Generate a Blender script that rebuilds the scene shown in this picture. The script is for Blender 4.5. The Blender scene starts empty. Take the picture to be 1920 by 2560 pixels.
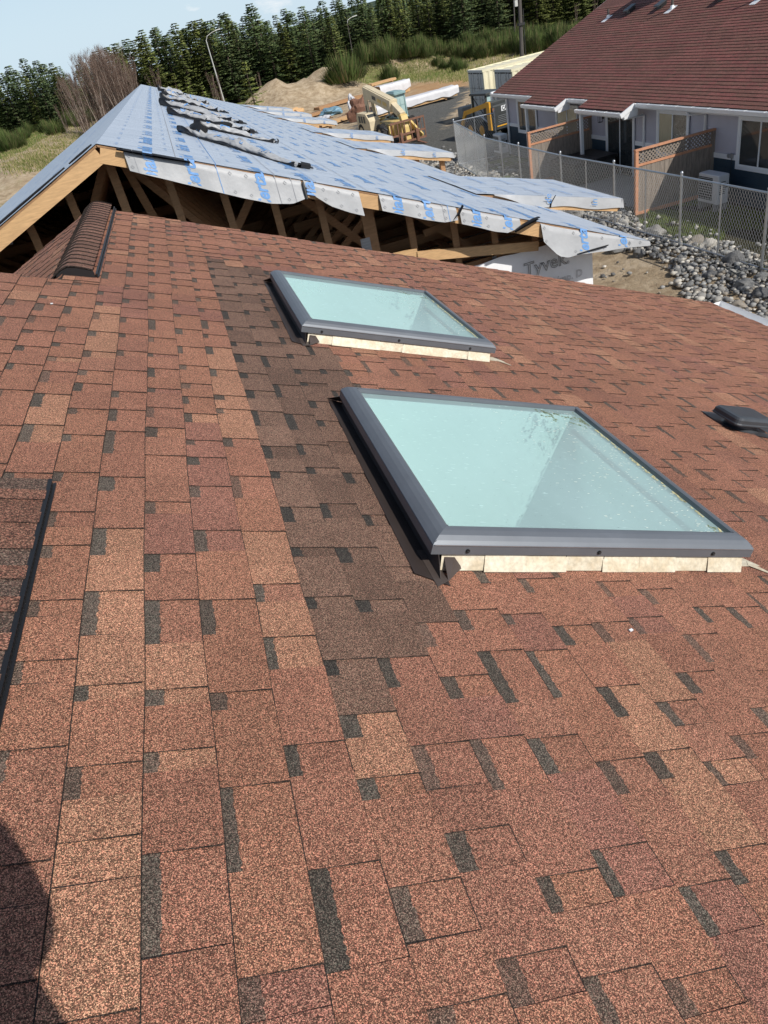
import bpy, bmesh, math, random
from mathutils import Vector, Matrix, noise
R = math.radians
random.seed(7)
scn = bpy.context.scene
COL = scn.collection
# ------------------------------------------------------------------ camera model (metres, camera at the origin, Z up)
F = 1785.0
CAM = ((0.94393563, -0.26746629, -0.19351306), (-0.30856508, -0.5064273, -0.80518257), (0.1173589, 0.81975189, -0.56056554))
def ray(px, py):
    c = (px - 960, py - 1280, F)
    return Vector([sum(CAM[i][j] * c[i] for i in range(3)) for j in range(3)])
def atz(px, py, z): d = ray(px, py); return d * (z / d.z)
def atx(px, py, x): d = ray(px, py); return d * (x / d.x)
def aty(px, py, y): d = ray(px, py); return d * (y / d.y)
cd = bpy.data.cameras.new('camera'); co = bpy.data.objects.new('camera', cd); COL.objects.link(co)
m = Matrix(((CAM[0][0], -CAM[1][0], -CAM[2][0]), (CAM[0][1], -CAM[1][1], -CAM[2][1]), (CAM[0][2], -CAM[1][2], -CAM[2][2])))
co.matrix_world = m.to_4x4()
cd.sensor_fit = 'HORIZONTAL'; cd.sensor_width = 36; cd.lens = F / 1920 * 36; cd.clip_start = 0.05; cd.clip_end = 3000
scn.camera = co
# ------------------------------------------------------------------ light
SUN = Vector((0.61, -1.0, 1.0)).normalized()
elev = math.asin(SUN.z); azi = math.atan2(SUN.x, SUN.y)
w = bpy.data.worlds.new('World'); scn.world = w; w.use_nodes = True
nt = w.node_tree; nt.nodes.clear()
def N(nt, t, **k):
    n = nt.nodes.new(t)
    for a, v in k.items():
        if a.startswith('i_'):
            n.inputs[a[2:].replace('_', ' ')].default_value = v
        else: setattr(n, a, v)
    return n
sky = N(nt, 'ShaderNodeTexSky', sky_type='NISHITA', sun_disc=False, sun_elevation=elev, sun_rotation=azi, air_density=1.0, dust_density=1.2, ozone_density=1.2, altitude=60)
bg = N(nt, 'ShaderNodeBackground'); bg.inputs[1].default_value = 0.09
out = N(nt, 'ShaderNodeOutputWorld')
tc = N(nt, 'ShaderNodeTexCoord'); sep = N(nt, 'ShaderNodeSeparateXYZ')
mp = N(nt, 'ShaderNodeMapping'); mp.inputs['Scale'].default_value = (3.2, 3.2, 11)
cn = N(nt, 'ShaderNodeTexNoise'); cn.inputs['Scale'].default_value = 1.6; cn.inputs['Detail'].default_value = 9; cn.inputs['Roughness'].default_value = .62
cr = N(nt, 'ShaderNodeValToRGB'); cr.color_ramp.elements[0].position = .6; cr.color_ramp.elements[1].position = .70
er = N(nt, 'ShaderNodeMapRange'); er.inputs[1].default_value = .105; er.inputs[2].default_value = .05
mu = N(nt, 'ShaderNodeMath', operation='MULTIPLY'); mx = N(nt, 'ShaderNodeMix', data_type='RGBA'); mx.inputs[7].default_value = (10.6, 10.8, 11.0, 1)
L = nt.links.new
L(tc.outputs['Generated'], mp.inputs[0]); L(mp.outputs[0], cn.inputs[0]); L(cn.outputs[0], cr.inputs[0])
L(tc.outputs['Generated'], sep.inputs[0]); L(sep.outputs[2], er.inputs[0]); L(cr.outputs[0], mu.inputs[0]); L(er.outputs[0], mu.inputs[1])
vr = N(nt, 'ShaderNodeMapRange'); vr.inputs[1].default_value = .0; vr.inputs[2].default_value = .5; vr.inputs[3].default_value = .82; vr.inputs[4].default_value = 0
veil = N(nt, 'ShaderNodeMix', data_type='RGBA'); veil.inputs[7].default_value = (7.6, 9.6, 11.3, 1)
L(sep.outputs[2], vr.inputs[0]); L(vr.outputs[0], veil.inputs[0]); L(sky.outputs[0], veil.inputs[6])
L(mu.outputs[0], mx.inputs[0]); L(veil.outputs[2], mx.inputs[6]); L(mx.outputs[2], bg.inputs[0]); L(bg.outputs[0], out.inputs[0])
sl = bpy.data.lights.new('sun', 'SUN'); sl.energy = 4.4; sl.angle = R(.5); sl.color = (1, .955, .89)
so = bpy.data.objects.new('sun', sl); COL.objects.link(so); so.rotation_euler = SUN.to_track_quat('Z', 'Y').to_euler(); so.location = (20, -30, 40)
scn.view_settings.view_transform = 'Standard'; scn.view_settings.look = 'None'; scn.view_settings.exposure = 0.0; scn.view_settings.gamma = 1
# ------------------------------------------------------------------ materials
def mat(name, col=(.5, .5, .5), rough=.8, metal=0., spec=.5, var=0., vscale=3., bump=0., bscale=40., attr=False, detail=4, col2=None, coat=0., stretch=None):
    """plain procedural material: base colour (or the mesh's own colour attribute) varied by noise, plus noise bump"""
    M = bpy.data.materials.new(name); M.use_nodes = True; t = M.node_tree; p = t.nodes['Principled BSDF']
    p.inputs['Roughness'].default_value = rough; p.inputs['Metallic'].default_value = metal; p.inputs['Specular IOR Level'].default_value = spec
    p.inputs['Coat Weight'].default_value = coat
    p.inputs['Base Color'].default_value = (*col, 1)
    g = N(t, 'ShaderNodeTexCoord'); src = g.outputs['Object']
    if stretch:
        mpn = N(t, 'ShaderNodeMapping'); mpn.inputs['Scale'].default_value = stretch; t.links.new(src, mpn.inputs[0]); src = mpn.outputs[0]
    base = None
    if attr:
        a = N(t, 'ShaderNodeAttribute', attribute_name='col'); base = a.outputs[0]
    if var or col2:
        n = N(t, 'ShaderNodeTexNoise'); n.inputs['Scale'].default_value = vscale; n.inputs['Detail'].default_value = detail; n.inputs['Roughness'].default_value = .65
        t.links.new(src, n.inputs[0])
        if col2:
            c = N(t, 'ShaderNodeMix', data_type='RGBA'); rr = N(t, 'ShaderNodeMapRange'); rr.inputs[1].default_value = .38; rr.inputs[2].default_value = .62
            t.links.new(n.outputs[0], rr.inputs[0]); t.links.new(rr.outputs[0], c.inputs[0]); c.inputs[6].default_value = (*col, 1); c.inputs[7].default_value = (*col2, 1)
            base = c.outputs[2]
        if var:
            r = N(t, 'ShaderNodeMapRange'); r.inputs[1].default_value = .25; r.inputs[2].default_value = .75; r.inputs[3].default_value = 1 - var; r.inputs[4].default_value = 1 + var
            n2 = n
            if col2:
                n2 = N(t, 'ShaderNodeTexNoise'); n2.inputs['Scale'].default_value = vscale * 6; n2.inputs['Detail'].default_value = 4; t.links.new(src, n2.inputs[0])
            t.links.new(n2.outputs[0], r.inputs[0])
            vm = N(t, 'ShaderNodeVectorMath', operation='SCALE')
            if base: t.links.new(base, vm.inputs[0])
            else: vm.inputs[0].default_value = col
            t.links.new(r.outputs[0], vm.inputs['Scale']); base = vm.outputs[0]
    if base: t.links.new(base, p.inputs['Base Color'])
    if bump:
        b = N(t, 'ShaderNodeBump'); b.inputs['Strength'].default_value = 1; b.inputs['Distance'].default_value = bump
        n3 = N(t, 'ShaderNodeTexNoise'); n3.inputs['Scale'].default_value = bscale; n3.inputs['Detail'].default_value = 5
        t.links.new(src, n3.inputs[0]); t.links.new(n3.outputs[0], b.inputs['Height']); t.links.new(b.outputs[0], p.inputs['Normal'])
    return M
def shingle_mat(name, grain, lo, hi, stain=.17):
    """asphalt granules: cells about 2.5 mm wide, each with a brightness and tint of its own, over the tab's colour"""
    M = bpy.data.materials.new(name); M.use_nodes = True; t = M.node_tree; p = t.nodes['Principled BSDF']
    p.inputs['Roughness'].default_value = .88; p.inputs['Specular IOR Level'].default_value = .35
    g = N(t, 'ShaderNodeTexCoord'); a = N(t, 'ShaderNodeAttribute', attribute_name='col')
    v = N(t, 'ShaderNodeTexVoronoi'); v.inputs['Scale'].default_value = grain; t.links.new(g.outputs['Object'], v.inputs[0])
    s = N(t, 'ShaderNodeSeparateColor'); t.links.new(v.outputs['Color'], s.inputs[0])
    r = N(t, 'ShaderNodeValToRGB'); e = r.color_ramp.elements
    e[0].position = 0; e[0].color = (lo, lo, lo, 1); e[1].position = 1; e[1].color = (hi, hi, hi, 1)
    x = r.color_ramp.elements.new(.38); x.color = (lo * 1.9, lo * 1.9, lo * 1.9, 1); x = r.color_ramp.elements.new(.72); x.color = (1.1, 1.1, 1.1, 1)
    t.links.new(s.outputs[0], r.inputs[0])
    tint = N(t, 'ShaderNodeMix', data_type='RGBA'); tint.inputs[6].default_value = (1.10, .91, .88, 1); tint.inputs[7].default_value = (.92, 1.09, 1.0, 1)
    t.links.new(s.outputs[1], tint.inputs[0])
    m1 = N(t, 'ShaderNodeMix', data_type='RGBA', blend_type='MULTIPLY'); m1.inputs[0].default_value = 1
    m2 = N(t, 'ShaderNodeMix', data_type='RGBA', blend_type='MULTIPLY'); m2.inputs[0].default_value = 1
    t.links.new(a.outputs[0], m1.inputs[6]); t.links.new(r.outputs[0], m1.inputs[7])
    t.links.new(m1.outputs[2], m2.inputs[6]); t.links.new(tint.outputs[2], m2.inputs[7])
    n = N(t, 'ShaderNodeTexNoise'); n.inputs['Scale'].default_value = 1.3; n.inputs['Detail'].default_value = 6; n.inputs['Roughness'].default_value = .7
    t.links.new(g.outputs['Object'], n.inputs[0])
    rr = N(t, 'ShaderNodeMapRange'); rr.inputs[1].default_value = .3; rr.inputs[2].default_value = .7; rr.inputs[3].default_value = 1 - stain; rr.inputs[4].default_value = 1 + stain
    t.links.new(n.outputs[0], rr.inputs[0])
    vm = N(t, 'ShaderNodeVectorMath', operation='SCALE'); t.links.new(m2.outputs[2], vm.inputs[0]); t.links.new(rr.outputs[0], vm.inputs['Scale'])
    t.links.new(vm.outputs[0], p.inputs['Base Color'])
    b = N(t, 'ShaderNodeBump'); b.inputs['Distance'].default_value = .0012; b.inputs['Strength'].default_value = .8
    t.links.new(s.outputs[2], b.inputs['Height']); t.links.new(b.outputs[0], p.inputs['Normal'])
    return M
MT = {}
def setup_mats():
    MT['shingle'] = shingle_mat('red_brown_shingle_granules', 640, .18, 2.5)
    MT['cap'] = shingle_mat('brown_cap_shingle_granules', 330, .22, 2.2)
    MT['nbroof'] = shingle_mat('maroon_shingle_granules', 60, .6, 1.5, .16)
    MT['bronze'] = mat('grey_bronze_aluminium', (.155, .17, .19), .42, .35, var=.10, vscale=6)
    MT['blackflash'] = mat('dark_brown_flashing', (.045, .034, .03), .45, .2, var=.2, vscale=5)
    MT['tanflash'] = mat('weathered_mill_flashing', (.52, .44, .31), .6, .1, var=.18, vscale=14, col2=(.62, .57, .45))
    MT['fleckdust'] = mat('pale_dust', (.72, .78, .70), .8); MT['algae_reflection'] = mat('dark_olive_algae_reflection', (.16, .20, .11), .9, var=.4, vscale=30); MT['lichen'] = mat('yellowish_lichen', (.55, .52, .30), .9, var=.3, vscale=40)
    MT['earmetal'] = mat('brown_flashing_in_sun', (.085, .066, .058), .42, .2, var=.15, vscale=8)  # lighter copy of the dark flashing, sunlight put into its colour
    MT['black'] = mat('black_plastic', (.012, .012, .013), .45)
    MT['ventmetal'] = mat('dark_grey_painted_vent_steel', (.065, .07, .078), .35, .3, var=.15, vscale=9)
    MT['shaft'] = mat('white_light_shaft', (.82, .84, .8), .8, var=.03, vscale=2)
    MT['wood'] = mat('fir_lumber', (.40, .225, .11), .75, var=.22, vscale=5, stretch=(1, 1, 9), bump=.001, bscale=12)
    MT['woodlit'] = mat('fresh_fir_board_in_sun', (.56, .35, .17), .7, var=.2, vscale=4, stretch=(2, 2, 14))  # brighter copy of the fir lumber, sunlight put into its colour
    MT['osb'] = mat('roof_sheathing', (.30, .17, .085), .85, var=.3, vscale=9)
    MT['plate'] = mat('galvanised_truss_plate', (.42, .44, .46), .4, .7)
    MT['wrap'] = mat('white_house_wrap', (.88, .89, .90), .55, var=.05, vscale=2.5, bump=.004, bscale=5)
    MT['greyink'] = mat('grey_print', (.30, .31, .33), .7)
    MT['blueink'] = mat('blue_print', (.13, .30, .60), .5, var=.15, vscale=20)
    MT['fadedink'] = mat('faded_blue_print', (.25, .38, .60), .55)
    MT['cream'] = mat('cream_container_paint', (.74, .69, .50), .6, var=.1, vscale=2.5)
    MT['contdoor'] = mat('grey_container_paint', (.56, .56, .54), .6, var=.1, vscale=4)
    MT['dark'] = mat('dark_gasket', (.02, .02, .02), .7)
    MT['white'] = mat('white_painted_trim', (.76, .78, .80), .5, var=.03, vscale=3)
    MT['gutter'] = mat('white_enamelled_gutter', (.80, .81, .82), .35, .1)
    MT['siding'] = mat('lavender_grey_siding', (.46, .45, .51), .75, var=.05, vscale=3, bump=.002, bscale=60)
    MT['navy'] = mat('dark_blue_lap_siding', (.028, .055, .082), .7, var=.1, vscale=4)
    MT['soffit'] = mat('white_soffit', (.6, .6, .6), .7)
    MT['glass'] = mat('dark_window_glass', (.035, .04, .042), .06, 0, .8, var=.3, vscale=1.5)
    MT['curtain'] = mat('beige_curtain_behind_glass', (.30, .27, .17), .25, 0, .7, var=.25, vscale=6, stretch=(4, 10, .6))
    MT['cedar'] = mat('reddish_cedar_rail', (.52, .25, .14), .75, var=.2, vscale=6)
    MT['greywood'] = mat('weathered_fence_board', (.24, .20, .165), .85, var=.35, vscale=4, stretch=(7, 7, 1), bump=.002, bscale=20)
    MT['galv'] = mat('galvanised_steel_tube', (.46, .48, .50), .38, .75, var=.1, vscale=8)
    MT['wire'] = mat('galvanised_chain_link_wire', (.55, .57, .58), .45, .5)
    MT['acwhite'] = mat('white_condenser_enamel', (.66, .67, .68), .5, var=.05, vscale=4)
    MT['yellow'] = mat('sun_faded_yellow_paint', (.62, .45, .16), .55, var=.16, vscale=4)
    MT['tanpaint'] = mat('faded_cream_boom_paint', (.62, .53, .36), .6, var=.14, vscale=3)
    MT['cat'] = mat('orange_yellow_machine_paint', (.72, .36, .03), .45, var=.12, vscale=5)
    MT['machgrey'] = mat('dark_grey_machine_panel', (.045, .05, .05), .5, .1, var=.2, vscale=5)
    MT['teal'] = mat('faded_teal_cab_paint', (.22, .34, .35), .5, var=.1, vscale=4)
    MT['cabglass'] = mat('pale_cab_glass', (.38, .52, .52), .08, 0, .9)
    MT['rust'] = mat('rusty_brown_steel', (.20, .10, .065), .8, .1, var=.3, vscale=9)
    MT['rubber'] = mat('tyre_rubber', (.022, .021, .02), .85, var=.2, vscale=9)
    MT['concrete'] = mat('grey_concrete', (.30, .295, .28), .9, var=.12, vscale=3, bump=.003, bscale=18)
    MT['tarp'] = mat('white_lumber_tarp', (.60, .60, .62), .55, var=.06, vscale=3, bump=.03, bscale=3)
    MT['bluetarp'] = mat('blue_plastic_sheet', (.16, .28, .36), .5, var=.2, vscale=3)
    MT['pole'] = mat('dark_weathered_pole', (.085, .075, .068), .9, var=.2, vscale=4)
    MT['lamp'] = mat('pale_aluminium_lamp_pole', (.55, .55, .52), .5, .4)
    MT['bark'] = mat('fir_bark', (.09, .065, .05), .95, var=.3, vscale=4)
    MT['alderbark'] = mat('pale_alder_bark', (.30, .25, .21), .9, var=.35, vscale=3)
    MT['twig'] = mat('brown_bare_twigs', (.17, .115, .09), .95, var=.3, vscale=2)
    MT['fir1'] = mat('green_fir_needles', (.05, .082, .03), .75, attr=True, spec=.25)
    MT['broom'] = mat('broom_stems', (.07, .10, .03), .85, attr=True, spec=.2)
    MT['skin'] = mat('skin', (.5, .3, .2), .6); MT['cloth'] = mat('dark_work_clothes', (.03, .035, .05), .9)
    MT['stone'] = mat('river_stone', (.3, .3, .3), .85, attr=True, var=.25, vscale=14, bump=.004, bscale=30)
    MT['mould'] = mat('bright_stake', (.7, .7, .66), .6)
setup_mats()
# ------------------------------------------------------------------ object helpers
def tag(o, label=None, cat=None, group=None, kind=None):
    for k, v in (('label', label), ('category', cat), ('group', group), ('kind', kind)):
        if v: o[k] = v
    return o
def thing(name, label, cat, loc=(0, 0, 0), rz=0., group=None):
    o = bpy.data.objects.new(name, None); COL.objects.link(o); o.location = loc; o.rotation_euler = (0, 0, rz); o.empty_display_size = .2
    return tag(o, label, cat, group)
class MB:
    def __init__(s): s.v = []; s.f = []; s.m = []; s.c = []; s.mats = []
    def mi(s, m):
        if m not in s.mats: s.mats.append(m)
        return s.mats.index(m)
    def face(s, pts, m, col=None):
        i = len(s.v); s.v.extend([tuple(p) for p in pts]); s.f.append(tuple(range(i, i + len(pts)))); s.m.append(s.mi(m)); s.c.append(col)
    def mesh(s, vs, fs, m, col=None):
        i = len(s.v); s.v.extend([tuple(p) for p in vs]); k = s.mi(m)
        for f in fs: s.f.append(tuple(i + a for a in f)); s.m.append(k); s.c.append(col)
    def box(s, lo, hi, m, col=None):
        x0, y0, z0 = lo; x1, y1, z1 = hi
        v = [(x0, y0, z0), (x1, y0, z0), (x1, y1, z0), (x0, y1, z0), (x0, y0, z1), (x1, y0, z1), (x1, y1, z1), (x0, y1, z1)]
        s.mesh(v, [(0, 3, 2, 1), (4, 5, 6, 7), (0, 1, 5, 4), (1, 2, 6, 5), (2, 3, 7, 6), (3, 0, 4, 7)], m, col)
    def bbox(s, lo, hi, m, b=.01):      # box with chamfered vertical and top edges
        x0, y0, z0 = lo; x1, y1, z1 = hi
        def ring(i, z): return [(x0 + i + b, y0 + i, z), (x1 - i - b, y0 + i, z), (x1 - i, y0 + i + b, z), (x1 - i, y1 - i - b, z), (x1 - i - b, y1 - i, z), (x0 + i + b, y1 - i, z), (x0 + i, y1 - i - b, z), (x0 + i, y0 + i + b, z)]
        v = ring(0, z0) + ring(0, z1 - b) + ring(b * .9, z1)
        f = [tuple(reversed(range(8))), tuple(range(16, 24))]
        for k in (0, 8):
            for i in range(8): j = (i + 1) % 8; f.append((k + i, k + j, k + 8 + j, k + 8 + i))
        s.mesh(v, f, m)
    def beam(s, p, q, wd, ht, m, up=(0, 0, 1), col=None):
        p = Vector(p); q = Vector(q); d = (q - p).normalized(); u = Vector(up)
        a = d.cross(u)
        if a.length < 1e-4: a = d.cross(Vector((1, 0, 0)))
        a.normalize(); b = a.cross(d).normalized(); a *= wd / 2; b *= ht / 2
        v = [p - a - b, p + a - b, p + a + b, p - a + b, q - a - b, q + a - b, q + a + b, q - a + b]
        s.mesh(v, [(3, 2, 1, 0), (4, 5, 6, 7), (0, 1, 5, 4), (1, 2, 6, 5), (2, 3, 7, 6), (3, 0, 4, 7)], m, col)
    def tube(s, pts, r, m, n=8, cap=True, col=None):
        pts = [Vector(p) for p in pts]; rr = r if isinstance(r, (list, tuple)) else [r] * len(pts); rings = []
        for i, p in enumerate(pts):
            d = (pts[min(i + 1, len(pts) - 1)] - pts[max(i - 1, 0)]).normalized()
            a = d.cross(Vector((0, 0, 1)))
            if a.length < .05: a = d.cross(Vector((1, 0, 0)))
            a.normalize(); b = d.cross(a)
            rings.append([p + (a * math.cos(2 * math.pi * k / n) + b * math.sin(2 * math.pi * k / n)) * rr[i] for k in range(n)])
        v = [x for g in rings for x in g]; f = []
        for i in range(len(pts) - 1):
            for k in range(n): j = (k + 1) % n; f.append((i * n + k, i * n + j, (i + 1) * n + j, (i + 1) * n + k))
        if cap: f.append(tuple(reversed(range(n)))); f.append(tuple((len(pts) - 1) * n + k for k in range(n)))
        s.mesh(v, f, m, col)
    def prism(s, poly, off, m, col=None):      # closed polygon pushed along off
        poly = [Vector(p) for p in poly]; off = Vector(off); n = len(poly)
        v = poly + [p + off for p in poly]
        f = [tuple(reversed(range(n))), tuple(range(n, 2 * n))] + [(i, (i + 1) % n, n + (i + 1) % n, n + i) for i in range(n)]
        s.mesh(v, f, m, col)
    def build(s, name, parent=None, smooth=False, loc=None, local=False):
        me = bpy.data.meshes.new(name); org = Vector((0, 0, 0))
        if parent is not None and not local:
            p = parent
            while p: org += p.location; p = p.parent
        if loc is not None: org = org + Vector(loc)
        me.from_pydata([tuple(Vector(v) - org) for v in s.v] if org.length else s.v, [], s.f)
        for k in s.mats: me.materials.append(MT[k] if isinstance(k, str) else k)
        me.polygons.foreach_set('material_index', s.m)
        if any(c is not None for c in s.c):
            at = me.attributes.new('col', 'FLOAT_COLOR', 'CORNER'); d = []
            for f, c in zip(s.f, s.c): d.extend((*(c or (.2, .2, .2)), 1) * len(f))
            at.data.foreach_set('color', d)
        if smooth:
            me.polygons.foreach_set('use_smooth', [True] * len(me.polygons))
            if smooth is not True: me.set_sharp_from_angle(angle=smooth)
        me.validate(); me.update()
        o = bpy.data.objects.new(name, me); COL.objects.link(o)
        if loc is not None: o.location = loc
        if parent is not None: o.parent = parent
        return o
def S(a, b, x): t = max(0, min(1, (x - a) / (b - a))); return t * t * (3 - 2 * t)
def children(o): return [c for c in bpy.data.objects if c.parent == o]
def copy_thing(o, kids=None):
    c = o.copy(); COL.objects.link(c)
    for ch in (kids if kids is not None else children(o)):
        k = ch.copy(); COL.objects.link(k); k.parent = c
        for g in children(ch): q = g.copy(); COL.objects.link(q); q.parent = k
    return c
_txt = {}
def text_mesh(body, size=1., res=2, outline=0., bold=0.):
    """flat lettering as (verts, faces), left-aligned with its baseline on y=0"""
    key = (body, size, res, outline, bold)
    if key in _txt: return _txt[key]
    cu = bpy.data.curves.new('t', 'FONT'); cu.body = body; cu.size = size; cu.resolution_u = res; cu.offset = bold
    if outline: cu.fill_mode = 'NONE'; cu.bevel_depth = outline; cu.bevel_resolution = 0
    ob = bpy.data.objects.new('t', cu); COL.objects.link(ob)
    bpy.context.view_layer.update()
    me = bpy.data.meshes.new_from_object(ob.evaluated_get(bpy.context.evaluated_depsgraph_get()))
    v = [tuple(x.co) for x in me.vertices]; f = [tuple(p.vertices) for p in me.polygons]
    bpy.data.objects.remove(ob); bpy.data.curves.remove(cu); bpy.data.meshes.remove(me)
    _txt[key] = (v, f); return v, f
# ------------------------------------------------------------------ terrain
def zt(x, y):
    z = -6.2 - .2 * S(25, 45, y)
    z += 2.3 * S(-3, -14, x) * S(34, 62, y) * (1 - .4 * S(120, 200, y))
    z += 1.6 * S(18, 50, x) * S(85, 130, y)
    z += 5.0 * S(150, 400, y)
    for (cx, cy, rx, ry, h) in ((10.5, 86, 6.5, 7, 1.1), (15, 92, 8, 7, 2.0), (21.5, 96, 7, 6, 1.7), (28, 99, 7.5, 5, 1.7), (18, 88, 9, 6, .7), (30, 100, 4, 3, .9), (-8.5, 62, 5.0, 9, 1.35), (8, 92, 6, 6, .7)):
        r2 = ((x - cx) / rx) ** 2 + ((y - cy) / ry) ** 2
        if r2 < 1: z += h * (1 - r2) ** 1.0 * (.9 + .35 * noise.noise(Vector((x * .45, y * .45, 0))))
    if y > 36 or x < -5: z += .10 * noise.noise(Vector((x * .25, y * .25, 3))) + (.05 * noise.noise(Vector((x * 1.1, y * 1.1, 9))))
    if 9.2 < x < 13.6 and 6 < y < 30: z += .13 * math.sin((x - 9.2) / 4.4 * math.pi)
    return z
def on_ground(px, py, off=0):
    d = ray(px, py).normalized(); t = 6.; st = .6
    while t < 900:
        p = d * t
        if p.z < zt(p.x, p.y) + off: break
        st = max(.6, t * .02); t += st
    for _ in range(7):
        st /= 2; p = d * (t - st)
        if p.z < zt(p.x, p.y) + off: t -= st
    return d * t
def grid_rows():
    xs = [-400, -250, -160, -110, -80]; x = -60
    while x < 62: xs.append(x); x += 1.0 if -28 < x < 46 else 2.5
    xs += [75, 100, 140, 200, 300, 450]
    ys = [-60, -30, -10]; y = 0
    while y < 140: ys.append(y); y += 1.0 if 20 < y < 118 else 2.0
    ys += [145, 152, 160, 170, 182, 196, 215, 240, 280, 340, 430, 600]
    return xs, ys
def ground():
    M = bpy.data.materials.new('ground_soil_grass'); M.use_nodes = True; t = M.node_tree; p = t.nodes['Principled BSDF']; p.inputs['Roughness'].default_value = .95; p.inputs['Specular IOR Level'].default_value = .15
    at = N(t, 'ShaderNodeAttribute', attribute_name='mask'); sp = N(t, 'ShaderNodeSeparateColor'); t.links.new(at.outputs[0], sp.inputs[0])
    g = N(t, 'ShaderNodeTexCoord')
    def nz(sc, det=6, ro=.7):
        n = N(t, 'ShaderNodeTexNoise'); n.inputs['Scale'].default_value = sc; n.inputs['Detail'].default_value = det; n.inputs['Roughness'].default_value = ro; t.links.new(g.outputs['Object'], n.inputs[0]); return n.outputs[0]
    def ramp(src, stops):
        r = N(t, 'ShaderNodeValToRGB'); e = r.color_ramp.elements
        e[0].position, e[0].color = stops[0][0], (*stops[0][1], 1); e[1].position, e[1].color = stops[-1][0], (*stops[-1][1], 1)
        for q, c in stops[1:-1]: a = e.new(q); a.color = (*c, 1)
        t.links.new(src, r.inputs[0]); return r.outputs[0]
    def thr(mask, sc, sharp=.10):
        a = N(t, 'ShaderNodeMath', operation='ADD'); t.links.new(mask, a.inputs[0])
        b = N(t, 'ShaderNodeMath', operation='MULTIPLY_ADD'); t.links.new(nz(sc), b.inputs[0]); b.inputs[1].default_value = .9; b.inputs[2].default_value = -.45
        t.links.new(b.outputs[0], a.inputs[1])
        r = N(t, 'ShaderNodeMapRange'); r.inputs[1].default_value = .5 - sharp; r.inputs[2].default_value = .5 + sharp; t.links.new(a.outputs[0], r.inputs[0]); return r.outputs[0]
    dirt = ramp(nz(1.7, 9), [(.3, (.23, .165, .10)), (.5, (.40, .31, .205)), (.72, (.58, .48, .35))])
    clay = ramp(nz(1.2, 8), [(.3, (.34, .19, .09)), (.7, (.52, .34, .18))])
    grass = ramp(nz(1.4, 9), [(.3, (.055, .075, .018)), (.5, (.12, .16, .035)), (.75, (.21, .24, .08))])
    grav = ramp(nz(9, 8, .8), [(.3, (.05, .05, .045)), (.55, (.13, .128, .118)), (.8, (.30, .29, .26))])
    def mixc(f, a, b): c = N(t, 'ShaderNodeMix', data_type='RGBA'); t.links.new(f, c.inputs[0]); t.links.new(a, c.inputs[6]); t.links.new(b, c.inputs[7]); return c.outputs[2]
    c = mixc(thr(sp.outputs[0], .5, .16), dirt, grass)
    c = mixc(thr(sp.outputs[2], .5, .2), c, clay)
    c = mixc(thr(sp.outputs[1], .6, .06), c, grav)
    shade_soil = ramp(nz(5, 8), [(.3, (.018, .016, .010)), (.55, (.04, .038, .018)), (.8, (.085, .085, .035))])
    c = mixc(at.outputs['Alpha'], c, shade_soil)  # ground by the bungalow darkened: its shade is put into the colour
    t.links.new(c, p.inputs['Base Color'])
    b = N(t, 'ShaderNodeBump'); b.inputs['Distance'].default_value = .12; t.links.new(nz(3, 9, .75), b.inputs['Height']); t.links.new(b.outputs[0], p.inputs['Normal'])
    xs, ys = grid_rows(); v = [(x, y, zt(x, y)) for y in ys for x in xs]; nx = len(xs)
    f = [(j * nx + i, j * nx + i + 1, (j + 1) * nx + i + 1, (j + 1) * nx + i) for j in range(len(ys) - 1) for i in range(nx - 1)]
    me = bpy.data.meshes.new('ground'); me.from_pydata(v, [], f); me.materials.append(M); me.polygons.foreach_set('use_smooth', [True] * len(f))
    def inpoly(x, y, P):
        r = False; j = len(P) - 1
        for i in range(len(P)):
            if (P[i][1] > y) != (P[j][1] > y) and x < (P[j][0] - P[i][0]) * (y - P[i][1]) / (P[j][1] - P[i][1]) + P[i][0]: r = not r
            j = i
        return r
    road = [on_ground(*q) for q in ((1100, 330), (1180, 215), (1120, 222), (1030, 250), (950, 268), (900, 285), (880, 330), (905, 380), (1100, 440))]
    road = [(q.x, q.y) for q in road] + [(10.5, 31), (40, 31), (60, 60), (34, 70)]
    g1 = [on_ground(*q) for q in ((900, 178), (1180, 150), (1180, 190), (1060, 200), (985, 205), (900, 200))]
    g1 = [(q.x, q.y) for q in g1]
    cl = [on_ground(*q) for q in ((1010, 212), (1180, 195), (1180, 218), (1090, 232), (1030, 240))]; cl = [(q.x, q.y) for q in cl]
    bare = [on_ground(*q) for q in ((-60, 520), (-60, 420), (0, 398), (60, 378), (120, 335), (170, 300), (215, 268), (330, 245), (300, 330), (150, 480))]; bare = [(q.x, q.y) for q in bare]
    def sd(x, y, P):
        b = 1e9
        for i in range(len(P)):
            (ax, ay), (bx, by) = P[i - 1], P[i]; dx, dy = bx - ax, by - ay; k = max(0, min(1, ((x - ax) * dx + (y - ay) * dy) / (dx * dx + dy * dy + 1e-9))); b = min(b, math.hypot(x - ax - dx * k, y - ay - dy * k))
        return b if inpoly(x, y, P) else -b
    d = []
    for (x, y, z) in v:
        gr = 0; gv = 0; clv = 0
        if 5 < x < 70 and 20 < y < 160:
            gv = max(0, min(1, .5 + sd(x, y, road) * .22)); gr = max(0, min(.95, .5 + sd(x, y, g1) * .12)); clv = max(0, min(.9, .5 + sd(x, y, cl) * .2))
        if y > 112 or (x > 46 and y > 70) or (x > 20 and y > 104 and not inpoly(x, y, cl)): gr = max(gr, .62)
        if x < -4 and y > 30: gr = max(gr, .42 + .3 * S(55, 60, y) * (S(-10, -13, x)))
        if x < -14: gr = max(gr, .75)
        if 12.5 < x < 14.6 and y < 34: gr = max(gr, .66)
        if 11.3 < x <= 12.8 and y < 33: gr = max(gr, .45)
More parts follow.
